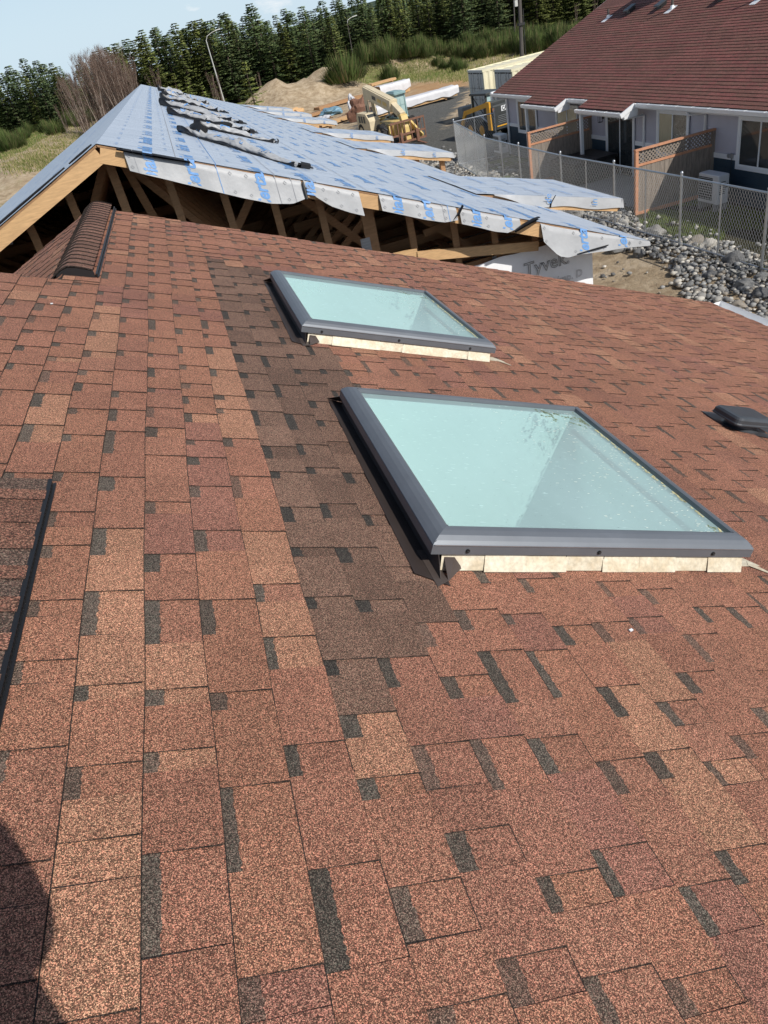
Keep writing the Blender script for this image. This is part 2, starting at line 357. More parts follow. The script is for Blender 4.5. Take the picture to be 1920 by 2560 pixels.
        if 5.4 < x < 9.5 and y < 30: gr = max(gr, .26)
        if 2 < x < 10 and 62 < y < 76: gr = max(gr, .5)
        if x < -3 and inpoly(x, y, bare): gr = .30
        if x > 33 and 44 < y < 76: clv = max(clv, .5)
        d.extend((gr, gv, clv, .92 if 11.4 < x < 15 and y < 36 else 0))  # alpha: strip painted darker for the shade it lies in
    a = me.attributes.new('mask', 'FLOAT_COLOR', 'POINT'); a.data.foreach_set('color', d)
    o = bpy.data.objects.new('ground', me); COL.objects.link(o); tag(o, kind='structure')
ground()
# ------------------------------------------------------------------ the house we stand on: its near roof slope has axes s (down), y (along), lift (off the slope)
TH = R(22.802); CS, SN = math.cos(TH), math.sin(TH); HC = 1.22
SD = Vector((CS, 0, -SN)); ND = Vector((SN, 0, CS))
def RP(s, y, l=0.): return SD * s + Vector((0, y, 0)) + ND * (l - HC)
def LP(s, y, l=0.):     # the far (left) slope, s measured down from the ridge
    return Vector((-.932 - CS * s, y, -.932 - SN * s)) + Vector((-SN, 0, CS)) * l
PITCH = .1455
def subtract(rect, holes):
    out = [rect]
    for h in holes:
        nx = []
        for (a, b, c, d) in out:
            A, B, C, D = h
            if b <= A or a >= B or d <= C or c >= D: nx.append((a, b, c, d)); continue
            if a < A: nx.append((a, A, c, d))
            if b > B: nx.append((B, b, c, d))
            aa, bb = max(a, A), min(b, B)
            if c < C: nx.append((aa, bb, c, C))
            if d > D: nx.append((aa, bb, D, d))
        out = nx
    return out
SHC = [(.335, .156, .105), (.325, .151, .104), (.342, .162, .107), (.33, .153, .105), (.30, .139, .104), (.34, .162, .112), (.328, .155, .106), (.40, .205, .134), (.305, .143, .101), (.335, .158, .105)]
def shade(c, rnd, a=.07):
    k = 1 + rnd.uniform(-a, a); return (c[0] * k, c[1] * k, c[2] * k)
def shingle_field(mb, P, k0, k1, y0, y1, rnd, holes=(), patch=None, mname='shingle', th=.0055, phase=.02, smin=None, fine=True, pal=SHC, darkc=(.108, .088, .074), wob=.0035):
    """laminated shingles: course k spans phase+k*PITCH; raised tabs alternate with gaps whose upper part carries the dark shadow band"""
    for k in range(k0, k1):
        sa = phase + k * PITCH; sb = sa + PITCH
        if smin is not None: sa = max(sa, smin)
        if sb <= sa: continue
        y = y0 - rnd.uniform(0, .2); ph = rnd.uniform(0, 9)
        tooth = rnd.random() < .5; base = rnd.choice(pal)
        while y < y1:
            wd = rnd.uniform(.09, .25) if tooth else rnd.choice((rnd.uniform(.045, .10), rnd.uniform(.05, .11), rnd.uniform(.10, .20)))
            a, b = max(y, y0), min(y + wd, y1)
            if b - a > .004:
                if rnd.random() < (.42 if fine else .2): base = rnd.choice(pal)
                inp = patch and patch(k, (a + b) / 2)
                c = shade(base, rnd)
                if inp: c = shade((.185, .110, .082), rnd, .22)
                t = th * ((1.55 if tooth else .75) if fine else 1.1)
                wo = lambda yy, q=0: wob * math.sin(yy * 2.3 + ph) + wob * .5 * math.sin(yy * 7.1 + ph * 2)
                for (ra, rb, rc, rd) in subtract((sa, sb, a, b), holes):
                    full = rb >= sb - 1e-6
                    lf = lambda s: t * (.35 + .65 * (s - sa) / PITCH)
                    e = sb if full else rb
                    oa, ob = (wo(rc), wo(rd)) if full else (0, 0)
                    bands = [(ra, e, c)]
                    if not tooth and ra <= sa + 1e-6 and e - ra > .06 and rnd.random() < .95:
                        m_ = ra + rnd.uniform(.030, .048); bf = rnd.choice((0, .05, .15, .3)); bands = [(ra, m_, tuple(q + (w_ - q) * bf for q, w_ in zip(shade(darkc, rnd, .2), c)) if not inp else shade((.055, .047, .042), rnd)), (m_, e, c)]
                    jag = None
                    if fine and len(bands) == 2 and rc < 3.6:
                        nj = max(2, int((rd - rc) / .009)); jag = [P(bands[0][1] + rnd.uniform(-.0032, .0032), rc + (rd - rc) * q / nj, lf(bands[0][1])) for q in range(nj + 1)]
                        u = ra - .008; mb.face([P(u, rd, lf(u)), P(u, rc, lf(u))] + jag, mname, bands[0][2])
                        mb.face(jag[::-1] + [P(e + oa, rc, lf(e)), P(e + ob, rd, lf(e))], mname, bands[1][2]); bands = []
                    for bi, (u, v_, cc) in enumerate(bands):
                        last = bi == len(bands) - 1
                        va, vb = (v_ + oa, v_ + ob) if last and full else (v_, v_)
                        ja, jb = (rnd.uniform(-.003, .003), rnd.uniform(-.003, .003)) if fine and not last else (0, 0)
                        if bi == 0 and ra <= sa + 1e-6: u -= .008
                        mb.face([P(u, rc, lf(u)), P(va + ja, rc, lf(v_)), P(vb + jb, rd, lf(v_)), P(u, rd, lf(u))], mname, cc)
                    if full:
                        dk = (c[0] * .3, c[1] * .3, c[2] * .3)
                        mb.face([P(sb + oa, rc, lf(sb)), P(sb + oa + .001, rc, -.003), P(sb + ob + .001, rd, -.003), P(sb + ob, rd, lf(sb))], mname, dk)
                        if fine: mb.face([P(sb + oa, rc, .0038), P(sb + oa + .0026, rc, .0038), P(sb + ob + .0026, rd, .0038), P(sb + ob, rd, .0038)], mname, (.035, .028, .025))  # dark line under each butt: its shadow put into the colour
                    if tooth:
                        dk = (.05, .035, .03)
                        for yy in (rc, rd):
                            mb.face([P(ra, yy, -.002), P(e, yy, -.002), P(e, yy, lf(e)), P(ra, yy, lf(ra))], mname, dk)
                        if fine:      # thin dark line along the edge of a raised tab
                            lw = .0018 + .0008 * max(0, rc)
                            mb.face([P(ra + .002, rc - lw * .7, .0046), P(e, rc - lw, .0056), P(e, rc, .0056), P(ra + .002, rc, .0046)], mname, (.055, .038, .032))
                            if rnd.random() < .3: mb.face([P(ra + .003, rd, .0046), P(e, rd, .0056), P(e, rd + .003, .0056), P(ra + .003, rd + .002, .0046)], mname, (.04, .03, .027))
            y += wd; tooth = not tooth
YR = 7.75; YN = 4.87; SR = -.498; SE = 6.9
SKY = [(.885, 2.185, 1.755, 3.095), (.88, 2.15, 4.115, 5.47)]
HOLES = [(a + .05, b - .05, c + .05, d - .05) for a, b, c, d in SKY]
house = thing('shingled_house', 'red-brown shingled house in the foreground whose roof carries two skylights', 'house', (1.5, 2, -6.25))
rnd = random.Random(11)
def in_patch(k, y):
    s = .02 + (k + .5) * PITCH
    if .44 < s < .61: return 1.21 < y < 6.15
    if .61 < s < .75: return 1.33 < y < 6.05
    if .75 < s < .9: return 1.46 < y < 6.1
    if .9 < s < 1.05: return 3.15 < y < 4.05 or 5.5 < y < 5.9
    return False
mb = MB()
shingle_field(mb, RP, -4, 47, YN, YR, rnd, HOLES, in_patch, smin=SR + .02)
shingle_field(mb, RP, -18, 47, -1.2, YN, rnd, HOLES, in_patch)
# coarser beyond the left ridge
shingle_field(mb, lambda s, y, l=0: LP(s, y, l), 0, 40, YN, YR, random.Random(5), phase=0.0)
# roof deck: sheets under the shingles, with openings for the skylights
sb_ = [SR, .935, 2.10, 2.135, SE]; yb_ = [YN, 5.42, YR]
def deck(rects):
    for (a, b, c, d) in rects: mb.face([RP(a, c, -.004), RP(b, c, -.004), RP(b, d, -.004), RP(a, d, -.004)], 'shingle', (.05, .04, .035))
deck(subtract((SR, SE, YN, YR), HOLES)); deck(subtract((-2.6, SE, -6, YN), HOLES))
mb.face([LP(0, YN, -.004), LP(5.9, YN, -.004), LP(5.9, YR, -.004), LP(0, YR, -.004)], 'shingle', (.05, .04, .035))
# near block's far slope and its gable triangle above the lower ridge
rt = RP(-2.6, YN); lb = Vector((-8.4, YN, rt.z - (8.4 + rt.x) * .42))
mb.face([RP(-2.6, YN), RP(-2.6, -6), (lb.x, -6, lb.z), lb], 'shingle', (.2, .09, .07))
# edges: rake boards under the shingles
for (p, q) in ((RP(SR, YR - .02, -.10), RP(SE, YR - .02, -.10)), (LP(0, YR - .02, -.10), LP(5.9, YR - .02, -.10))):
    mb.beam(p, q, .03, .19, 'white', up=ND)
roof = mb.build('roof', house)
mb = MB()
zg = -6.25; xe = RP(SE - .45, 0).x
mb.box((-5.6, YR - .55, zg), (xe, YR - .4, -3.95), 'siding'); mb.box((xe - .15, -6, zg), (xe, YR - .56, -3.95), 'siding'); mb.box((-5.6, -6, zg), (-5.45, YR - .56, -3.95), 'siding')
mb.prism([(-5.2, YR - .5, -3.94), (xe - .3, YR - .5, -3.94), (RP(SR, 0).x, YR - .5, -1.25)], (0, .08, 0), 'siding')
mb.prism([(-8.0, YN - .12, -3.94), (RP(-2.6, 0).x, YN - .12, -.45), (-1.2, YN - .12, -1.15), (-1.3, YN - .12, -3.94)], (0, .1, 0), 'siding')
mb.build('wall', house)
mb = MB()      # eave gutter with a drip edge
prof = [(0, .0), (.005, -.10), (.07, -.13), (.12, -.10), (.13, 0.0), (.122, .004), (.112, -.09), (.07, -.118), (.012, -.09)]
b0 = RP(SE + .005, 0)
rings = [[(b0.x + u, yy, b0.z - .005 + v) for u, v in prof] for yy in (-6, YR)]
for i in range(len(prof)):
    j = (i + 1) % len(prof); mb.face([rings[0][i], rings[0][j], rings[1][j], rings[1][i]], 'gutter')
for rg in rings: mb.face([rg[i] for i in (0, 1, 2, 3, 4)], 'gutter')
gut = mb.build('gutter', house)
# --- ridge vents
def arch_profile():
    return [(-1.005, -.945), (-.97, -.925), (-.93, -.905), (-.89, -.896), (-.85, -.905), (-.80, -.927), (-.745, -.957)]
mb = MB(); y = 5.02; i = 0
rv = random.Random(3)
while y < YR + .02:
    y2 = min(y + .118, YR + .03); pr = arch_profile(); c = shade((.205, .108, .08), rv, .14)
    for a, b in zip(pr[:-1], pr[1:]):
        l0, l1 = .010, .002
        mb.face([(a[0], y, a[1] + l0), (b[0], y, b[1] + l0), (b[0], y2, b[1] + l1), (a[0], y2, a[1] + l1)], 'cap', c)
        mb.face([(a[0], y, a[1] + l0), (a[0], y, a[1] + .001), (b[0], y, b[1] + .001), (b[0], y, b[1] + l0)], 'cap', (.03, .022, .02))
        mb.face([(a[0], y2, a[1] + .0095), (b[0], y2, b[1] + .0095), (b[0], y2 + .006, b[1] + .0095), (a[0], y2 + .006, a[1] + .0095)], 'cap', (.03, .022, .02))
    y = y2
for s_, pts in (('L', ((-1.005, -.945), (-1.02, -.968))),):
    mb.face([(pts[0][0], 5.02, pts[0][1]), (pts[1][0], 5.02, pts[1][1]), (pts[1][0], YR + .03, pts[1][1]), (pts[0][0], YR + .03, pts[0][1])], 'cap', (.05, .03, .025))
vent = mb.build('ridge_vent', roof)
def vent_strip(xa, za, ya, yb, par, n=(0, 0, 1)):
    mb = MB(); q = Vector((CS, 0, -SN))
    for (o0, l0, o1, l1) in ((0, .022, .007, .009), (.007, .010, .017, .010)):
        p = [Vector((xa, ya, za)) + q * o0 + ND * l0, Vector((xa, ya, za)) + q * o1 + ND * l1, Vector((xa, yb, za)) + q * o1 + ND * l1, Vector((xa, yb, za)) + q * o0 + ND * l0]
        mb.face(p, 'black')
    y = ya
    while y < yb:       # louvre ribs
        p = Vector((xa, y, za)) + q * .004 + ND * .012; mb.beam(p - ND * .011 + q * .006, p + ND * .011 - q * .004, .006, .005, 'black', up=(0, 1, 0)); y += .022
    mb.beam(Vector((xa, ya, za)) + ND * .024, Vector((xa, yb, za)) + ND * .024, .012, .004, 'black', up=ND)
    mb.beam(Vector((xa, ya, za)) + q * .014 + ND * .009, Vector((xa, yb, za)) + q * .014 + ND * .009, .006, .005, 'black', up=ND)
    return mb.build('vent_louvre', par)
b1 = RP(-.285, 0, .004); vent_strip(-.742, b1.z + .008, 5.02, YR + .03, vent)
mb = MB(); mb.prism([(a, 5.019, b - .004) for a, b in arch_profile()[1:]] + [(-.745, 5.019, -1.02), (-.97, 5.019, -.955)], (0, .01, 0), 'black')
mb.build('end_gap', vent)
# near length of ridge vent, lying along the slope at the frame's left edge
mb = MB(); y = 2.23; rv = random.Random(8)
while y > -1.2:
    y2 = y - rv.uniform(.135, .15); c = shade((.20, .098, .07), rv, .16)
    for (a, b, la, lb_) in ((-1.0, -.272, .024, .024),):
        mid = y2 + .062
        mb.face([RP(a, y2, la + .004), RP(b, y2, lb_ + .004), RP(b, mid, lb_ + .002), RP(a, mid, la + .002)], 'cap', c)
        mb.face([RP(a, mid, la + .002), RP(b, mid, lb_ + .002), RP(b, y, lb_), RP(a, y, la)], 'cap', shade((.13, .085, .068), rv, .15) if rv.random() < .4 else c)
        mb.face([RP(a, y2, la + .004), RP(a, y2, la - .001), RP(b, y2, lb_ - .001), RP(b, y2, lb_ + .004)], 'cap', (.05, .03, .025))
    y = y2
mb.face([RP(-1, 2.23, 0), RP(-.272, 2.23, 0), RP(-.272, 2.23, .024), RP(-1, 2.23, .024)], 'cap', (.1, .06, .05))
v2 = mb.build('ridge_vent', roof); pz = RP(-.27, 0, 0); o_ = vent_strip(pz.x, pz.z, -1.2, 2.23, v2)
mb = MB()
for (s_, y_) in ((-.395, 1.62), (-.42, 1.50)):
    mb = MB(); mb.tube([RP(s_, y_, .027), RP(s_, y_, .0315)], .0065, 'galv', 8); mb.build('nail_head', v2)
mb = MB(); p = RP(-.26, .92, .004)
mb.tube([RP(-.275, .885, .05), RP(-.268, .90, .056), RP(-.262, .905, .05)], .0022, 'mould', 6)
mb.build('bent_nail', v2)
# --- skylights
def glass_mat():
    M = bpy.data.materials.new('dusty_skylight_glass'); M.use_nodes = True; t = M.node_tree; p = t.nodes['Principled BSDF']
    p.inputs['Base Color'].default_value = (.54, .74, .74, 1); p.inputs['Roughness'].default_value = .09; p.inputs['Specular IOR Level'].default_value = .6
    tr = N(t, 'ShaderNodeBsdfTransparent'); tr.inputs[0].default_value = (.75, .96, .95, 1)
    ms = N(t, 'ShaderNodeMixShader'); o = t.nodes['Material Output']; g = N(t, 'ShaderNodeTexCoord')
    n = N(t, 'ShaderNodeTexNoise'); n.inputs['Scale'].default_value = 1.7; n.inputs['Detail'].default_value = 5
    mpn = N(t, 'ShaderNodeMapping'); mpn.inputs['Scale'].default_value = (1, .35, 1); t.links.new(g.outputs['Object'], mpn.inputs[0]); t.links.new(mpn.outputs[0], n.inputs[0])
    v = N(t, 'ShaderNodeTexNoise'); v.inputs['Scale'].default_value = 60; v.inputs['Detail'].default_value = 2; mp2 = N(t, 'ShaderNodeMapping'); mp2.inputs['Scale'].default_value = (.35, 1.6, 1); t.links.new(g.outputs['Object'], mp2.inputs[0]); t.links.new(mp2.outputs[0], v.inputs[0])
    r = N(t, 'ShaderNodeMapRange'); r.inputs[1].default_value = .3; r.inputs[2].default_value = .75; r.inputs[3].default_value = .56; r.inputs[4].default_value = .40
    r2 = N(t, 'ShaderNodeMapRange'); r2.inputs[1].default_value = .66; r2.inputs[2].default_value = .74; r2.inputs[3].default_value = 0; r2.inputs[4].default_value = .22
    t.links.new(n.outputs[0], r.inputs[0]); t.links.new(v.outputs[0], r2.inputs[0])
    a = N(t, 'ShaderNodeMath', operation='SUBTRACT', use_clamp=True); t.links.new(r.outputs[0], a.inputs[0]); t.links.new(r2.outputs[0], a.inputs[1])
    # mix factor: share that passes straight through
    t.links.new(a.outputs[0], ms.inputs[0]); t.links.new(p.outputs[0], ms.inputs[1]); t.links.new(tr.outputs[0], ms.inputs[2]); t.links.new(ms.outputs[0], o.inputs[0])
    return M
MT['skyglass'] = glass_mat()
def skylight(s0, s1, y0, y1, lab):
    ctr = RP((s0 + s1) / 2, (y0 + y1) / 2, 0)
    e = bpy.data.objects.new('skylight', None); COL.objects.link(e); e.parent = house; e.location = ctr - Vector(house.location); tag(e, lab)
    wd = .068
    prof = [(wd, .112), (wd - .003, .129), (wd - .012, .132), (.040, .129), (.022, .121), (.008, .109), (.0, .100), (-.002, .098), (.002, .0965), (-.002, .094), (-.002, .062), (.012, .058)]
    mb = MB()
    def ring(o, l): return [RP(s0 + o, y0 + o, l), RP(s1 - o, y0 + o, l), RP(s1 - o, y1 - o, l), RP(s0 + o, y1 - o, l)]
    rg = [ring(o, l) for o, l in prof]
    for a, b in zip(rg[:-1], rg[1:]):
        for i in range(4): j = (i + 1) % 4; mb.face([a[i], b[i], b[j], a[j]], 'bronze')
    # mitre joints
    for (sa, ya, ds, dy) in ((s0, y0, 1, 1), (s1, y0, -1, 1), (s1, y1, -1, -1), (s0, y1, 1, -1)):
        mb.beam(RP(sa + ds * .006, ya + dy * .006, .103), RP(sa + ds * .064, ya + dy * .064, .130), .005, .009, 'bronze', up=ND)
    mb.build('frame', e, smooth=R(50))
    mb = MB(); o = wd - .002; mb.face([RP(s0 + o, y0 + o, .112), RP(s1 - o, y0 + o, .112), RP(s1 - o, y1 - o, .112), RP(s0 + o, y1 - o, .112)], 'skyglass'); mb.build('glass', e)
    mb = MB()          # rubber gasket round the glass
    for i in range(4):
        a, b = ring(wd - .004, .114)[i], ring(wd - .004, .114)[(i + 1) % 4]; mb.beam(a, b, .008, .008, 'bronze', up=ND)
    mb.build('gasket', e)
    mb = MB(); q0, q1, r0, r1 = s0 + .03, s1 - .03, y0 + .03, y1 - .03     # curb, dark sides
    q = [RP(q0, r0, 0), RP(q1, r0, 0), RP(q1, r1, 0), RP(q0, r1, 0)]; u = [RP(q0, r0, .1), RP(q1, r0, .1), RP(q1, r1, .1), RP(q0, r1, .1)]
    for i in range(4): j = (i + 1) % 4; mb.face([q[i], q[j], u[j], u[i]], 'blackflash')
    mb.build('curb', e)
    mb = MB()         # white light shaft down to the ceiling
    o = wd - .004; a = [RP(s0 + o, y0 + o, .09), RP(s1 - o, y0 + o, .09), RP(s1 - o, y1 - o, .09), RP(s0 + o, y1 - o, .09)]
    zb = min(v.z for v in a) - 1.9; b = [Vector((v.x, v.y, zb)) for v in a]
    for i in range(4): j = (i + 1) % 4; mb.face([a[j], a[i], b[i], b[j]], 'shaft')
    mb.face(b, 'shaft'); mb.build('light_shaft', e)
    mb = MB(); n = 8; ww = (s1 - s0 - .075) / n     # stepped side flashings
    for i in range(n):
        a = s0 + .045 + i * ww; bw = a + ww + .004; dy = .004 * (i % 2); lo = -.012 - (.011 if i % 3 else 0.002) + .004 * (i % 2)
        mb.prism([RP(a, y0 + .022 - dy, .075), RP(bw, y0 + .022 - dy - .002, .075), RP(bw - .004, y0 + lo - dy, .008), RP(a - .006, y0 + lo - dy, .008)], (0, .0022, 0), 'tanflash')
    for i in range(1, n): a = s0 + .045 + i * ww; mb.beam(RP(a + .003, y0 + .016, .072), RP(a - .002, y0 - .012, .014), .003, .002, 'blackflash', up=ND)
    mb.beam(RP(s0 + .004, y0 - .004, .0975), RP(s1 - .004, y0 - .004, .0975), .002, .0022, 'galv', up=ND)
    mb.prism([RP(s1 - .055, y0 + .012, .009), RP(s1 + .10, y0 + .02, .007), RP(s1 + .04, y0 + .10, .007), RP(s1 - .03, y0 + .06, .009)], ND * .0015, 'tanflash')
    mb.prism([RP(s1 + .04, y0 + .02, .0095), RP(s1 + .115, y0 - .05, .0085), RP(s1 + .12, y0 - .045, .0085), RP(s1 + .06, y0 + .05, .0095)], ND * .001, 'tanflash')
    mb.build('step_flashing', e)
    mb = MB()         # head flashing on the upslope side: flat flange, upturned lip, curved end ear
    mb.prism([RP(s0 - .055, y0 - .03, .008), RP(s0 + .045, y0 - .1, .008), RP(s0 + .05, y1 + .05, .008), RP(s0 - .03, y1 + .09, .008)], ND * .0015, 'blackflash')
    mb.prism([RP(s0 + .02, y0 - .07, .01), RP(s0 + .028, y0 + .03, .085), RP(s0 + .028, y1 - .01, .085), RP(s0 + .02, y1 + .02, .01)], SD * .0015, 'blackflash')
    # ear: A top inner, B low tip, C outer low, D outer top
    A_, B_, C_, D_ = RP(s0 + .055, y0 + .055, .068), RP(s0 + .045, y0 - .075, .009), RP(s0 + .14, y0 + .015, .012), RP(s0 + .11, y0 + .05, .066)
    mb.prism([A_, B_, (B_ + C_) / 2 + ND * .004, C_, C_ + (D_ - C_) * .35 + SD * .006, C_ + (D_ - C_) * .7 + SD * .004, D_], (0, -.0015, 0), 'earmetal')
    mb.prism([RP(s0 - .005, y0 + .10, .010), RP(s0 + .02, y0 + .10, .010), RP(s0 + .046, y0 - .075, .0105), RP(s0 - .002, y0 - .105, .009)], ND * .0015, 'earmetal')  # sunlit part of the flange painted lighter, ending at the shadow edge
    mb.prism([RP(s0 - .035, y1 + .10, .009), RP(s0 + .06, y1 + .06, .009), RP(s0 + .05, y1 + .01, .07), RP(s0 + .015, y1 + .01, .06)], ND * .0015, 'blackflash')
    mb.build('head_flashing', e)
    rd_ = random.Random(int(y0 * 10)); mb = MB()       # rain-washed dust flecks, thickest along the low edge
    for i in range(480 if y0 < 3 else 260):
        q = 1 - abs(rd_.gauss(0, .20)); yy = rd_.uniform(y0 + .08, y1 - .08)
        if not .1 < q < .93: continue
        a = s0 + (s1 - s0) * q; l = rd_.uniform(.003, .014); w2 = rd_.uniform(.0008, .0018); mb.face([RP(a, yy, .1128), RP(a + l, yy, .1128), RP(a + l, yy + w2 * 2, .1128), RP(a, yy + w2 * 2, .1128)], 'fleckdust')
    for i in range(260): a, yy = rd_.uniform(s0 + .1, s1 - .1), rd_.uniform(y0 + .1, y1 - .1); l = rd_.uniform(.001, .004); mb.face([RP(a, yy, .1129), RP(a + l, yy, .1129), RP(a + l, yy + l * .5, .1129), RP(a, yy + l * .5, .1129)], 'machgrey')
    o = mb.build('dust_flecks', e); tag(o, kind='stuff')
    mb = MB()  # olive patches: algae, with the tree reflection painted in at the far corner
    for cs, cy, ns, spr in ((.90, .90, 9, .11), (.80, .93, 6, .06), (.945, .10, 5, .05)):
        for k in range(ns if y0 < 3 else 2):
            a, yy = s0 + (s1 - s0) * cs + rd_.gauss(0, spr * .5), y0 + (y1 - y0) * cy + rd_.gauss(0, spr * .5); dr = rd_.uniform(-.6, .6)
            for j in range(22):
                a += rd_.gauss(.002, .006); yy += rd_.gauss(-.004, .007); r_ = rd_.uniform(.002, .007)
                if s0 + .08 < a < s1 - .085 and y0 + .08 < yy < y1 - .085: mb.face([RP(a - r_, yy, .1127), RP(a, yy - r_ * .8, .1127), RP(a + r_ * 1.3, yy, .1127), RP(a, yy + r_, .1127)], 'algae_reflection')
    tag(mb.build('algae_reflection', e), kind='stuff')
    mb = MB(); 
    for i in range(70): yy = rd_.uniform(y0 + .08, y1 - .3); a = s1 - .074 - abs(rd_.gauss(0, .006)); mb.face([RP(a - .006, yy, .1131), RP(a + .004, yy, .1131), RP(a + .004, yy + .018, .1131), RP(a - .004, yy + .014, .1131)], 'lichen')
    tag(mb.build('edge_lichen', e), kind='stuff')
    for t in (.095, .48, .86):
        mb = MB(); c = RP(s0 + (s1 - s0) * t, y0 - .003, .077); mb.tube([c + Vector((0, .004, 0)), c - Vector((0, .003, 0))], .0075, 'black', 8); mb.tube([c - Vector((0, .003, 0)), c - Vector((.002, .007, .002))], .004, 'dark', 6)
        mb.build('screw', e)
skylight(*SKY[0], 'larger, nearer bronze-framed skylight with pale green glass')
skylight(*SKY[1], 'farther bronze-framed skylight with pale green glass')
# --- roof vent with a square cap
mb = MB(); s0, s1, y0, y1 = 3.36, 3.66, 3.19, 3.43
def rr(o, l, k=.035, n=4):
    P_ = []
    for (cx, cy, a0) in ((s1 - o - k, y0 + o + k, -90), (s1 - o - k, y1 - o - k, 0), (s0 + o + k, y1 - o - k, 90), (s0 + o + k, y0 + o + k, 180)):
        for i in range(n + 1): a = R(a0 + 90 * i / n); P_.append(RP(cx + k * math.cos(a), cy + k * math.sin(a), l))
    return P_
lv = [(.012, .05), (-.004, .05), (-.004, .056), (0, .062), (.002, .082), (.012, .094), (.03, .099)]
rg = [rr(o, l) for o, l in lv]
for a, b in zip(rg[:-1], rg[1:]):
    for i in range(len(a)): j = (i + 1) % len(a); mb.face([a[i], a[j], b[j], b[i]], 'ventmetal')
mb.face(rg[-1], 'ventmetal')
ev = bpy.data.objects.new('roof_vent', None); COL.objects.link(ev); ev.parent = house; ev.location = RP(3.5, 3.3) - Vector(house.location)
mb.build('vent_cap', ev, smooth=R(40))
mb = MB(); ring0 = []
for l, r in ((.048, .095), (.02, .098), (.010, .112), (.006, .118)):
    ring0.append([RP(3.51 + r * math.cos(2 * math.pi * i / 28), 3.31 + r * math.sin(2 * math.pi * i / 28), l) for i in range(28)])
for a, b in zip(ring0[:-1], ring0[1:]):
    for i in range(28): j = (i + 1) % 28; mb.face([b[i], b[j], a[j], a[i]], 'ventmetal')
mb.build('vent_collar', ev, smooth=True)
mb = MB(); mb.prism([RP(3.50, 3.17, .007), RP(3.78, 3.08, .006), RP(3.80, 3.5, .006), RP(3.38, 3.52, .007), RP(3.36, 3.3, .007)], ND * .0015, 'ventmetal'); mb.build('vent_flange', ev)
for px, py, c_ in ((126, 759, 'white'), (1574, 1577, 'white'), (1750, 983, 'rust')):
    d = ray(px, py); p = d * (-(HC - .008) / ND.dot(d)); mb = MB(); mb.beam(p, p + Vector((.012, .004, -.003)), .008, .004, c_, up=ND); mb.build('fleck', roof)
# --- the photographer, out of the picture, whose shadow falls on the lower left of the roof
def person():
    me = bpy.data.meshes.new('person'); J = {}
    base = RP(.12, -.12); g = lambda x, y, z: (base.x + x, base.y + y, base.z + z)
    pts = [(0, 0, .92), (0, .03, 1.15), (0, .05, 1.38), (0, .08, 1.50), (0, .13, 1.66), (.1, 0, .88), (.13, .03, .5), (.15, 0, .08), (.15, .14, .03), (-.1, 0, .9), (-.16, .05, .5), (-.19, .0, .13), (-.19, .14, .09), (.19, .03, 1.36), (.25, .02, 1.10), (.22, .08, .85), (-.19, .03, 1.36), (-.25, .02, 1.1), (-.22, .08, .86), (0, .10, 1.73)]
    ed = [(0, 1), (1, 2), (2, 3), (3, 4), (0, 5), (5, 6), (6, 7), (7, 8), (0, 9), (9, 10), (10, 11), (11, 12), (2, 13), (13, 14), (14, 15), (2, 16), (16, 17), (17, 18), (4, 19)]
    rd = [.25, .24, .23, .12, .12, .16, .1, .06, .04, .16, .1, .06, .04, .11, .085, .06, .11, .085, .06, .11]
    me.from_pydata([g(*p) for p in pts], ed, []); o = bpy.data.objects.new('person', me); COL.objects.link(o)
    o.modifiers.new('skin', 'SKIN'); o.modifiers.new('sub', 'SUBSURF').levels = 1
    for i, v in enumerate(me.skin_vertices[0].data): v.radius = (rd[i], rd[i]); v.use_root = i == 0
    me.materials.append(MT['cloth']); tag(o, 'person in dark work clothes standing on the roof just behind the view', 'person')
person()
# ------------------------------------------------------------------ unfinished house beyond: trusses under blue-printed grey underlayment
TN = .41426; YF = 9.2; YB = 51.0; XR = -.81; ZRG = -.53
def zp(x): return ZRG - TN * abs(x - XR)
NN = Vector((TN, 0, 1)).normalized(); NL = Vector((-TN, 0, 1)).normalized()
def NP(x, y, l=0.): return Vector((x, y, zp(x))) + (NN if x >= XR else NL) * l
def newp(px, py):
    d = ray(px, py); c = ZRG + TN * XR; return d * (c / (d.z + TN * d.x))
def under_mat():
    M = bpy.data.materials.new('sky_tinted_grey_underlayment'); M.use_nodes = True; t = M.node_tree; p = t.nodes['Principled BSDF']
    p.inputs['Base Color'].default_value = (.37, .43, .52, 1); p.inputs['Roughness'].default_value = .42; p.inputs['Specular IOR Level'].default_value = .55
    g = N(t, 'ShaderNodeTexCoord'); mpn = N(t, 'ShaderNodeMapping'); mpn.inputs['Scale'].default_value = (.45, 3.2, 1); t.links.new(g.outputs['Object'], mpn.inputs[0])
    n = N(t, 'ShaderNodeTexNoise'); n.inputs['Scale'].default_value = 3; n.inputs['Detail'].default_value = 6; t.links.new(mpn.outputs[0], n.inputs[0])
    r = N(t, 'ShaderNodeValToRGB'); e = r.color_ramp.elements; e[0].position = .3; e[0].color = (.35, .405, .48, 1); e[1].position = .72; e[1].color = (.47, .525, .61, 1)  # grey sheet; the sky's blue reflection is put into the colour
    t.links.new(n.outputs[0], r.inputs[0]); t.links.new(r.outputs[0], p.inputs['Base Color'])
    b = N(t, 'ShaderNodeBump'); b.inputs['Distance'].default_value = .03; t.links.new(n.outputs[0], b.inputs['Height']); t.links.new(b.outputs[0], p.inputs['Normal'])
    return M
MT['under'] = under_mat()
MT['flap'] = mat('silver_grey_underlayment_flap', (.37, .38, .39), .5, .0, var=.08, vscale=4, bump=.01, bscale=6)
uh = thing('unfinished_house', 'unfinished timber-framed house roofed only in grey-blue printed underlayment', 'house', (-.8, 30, -6.3))
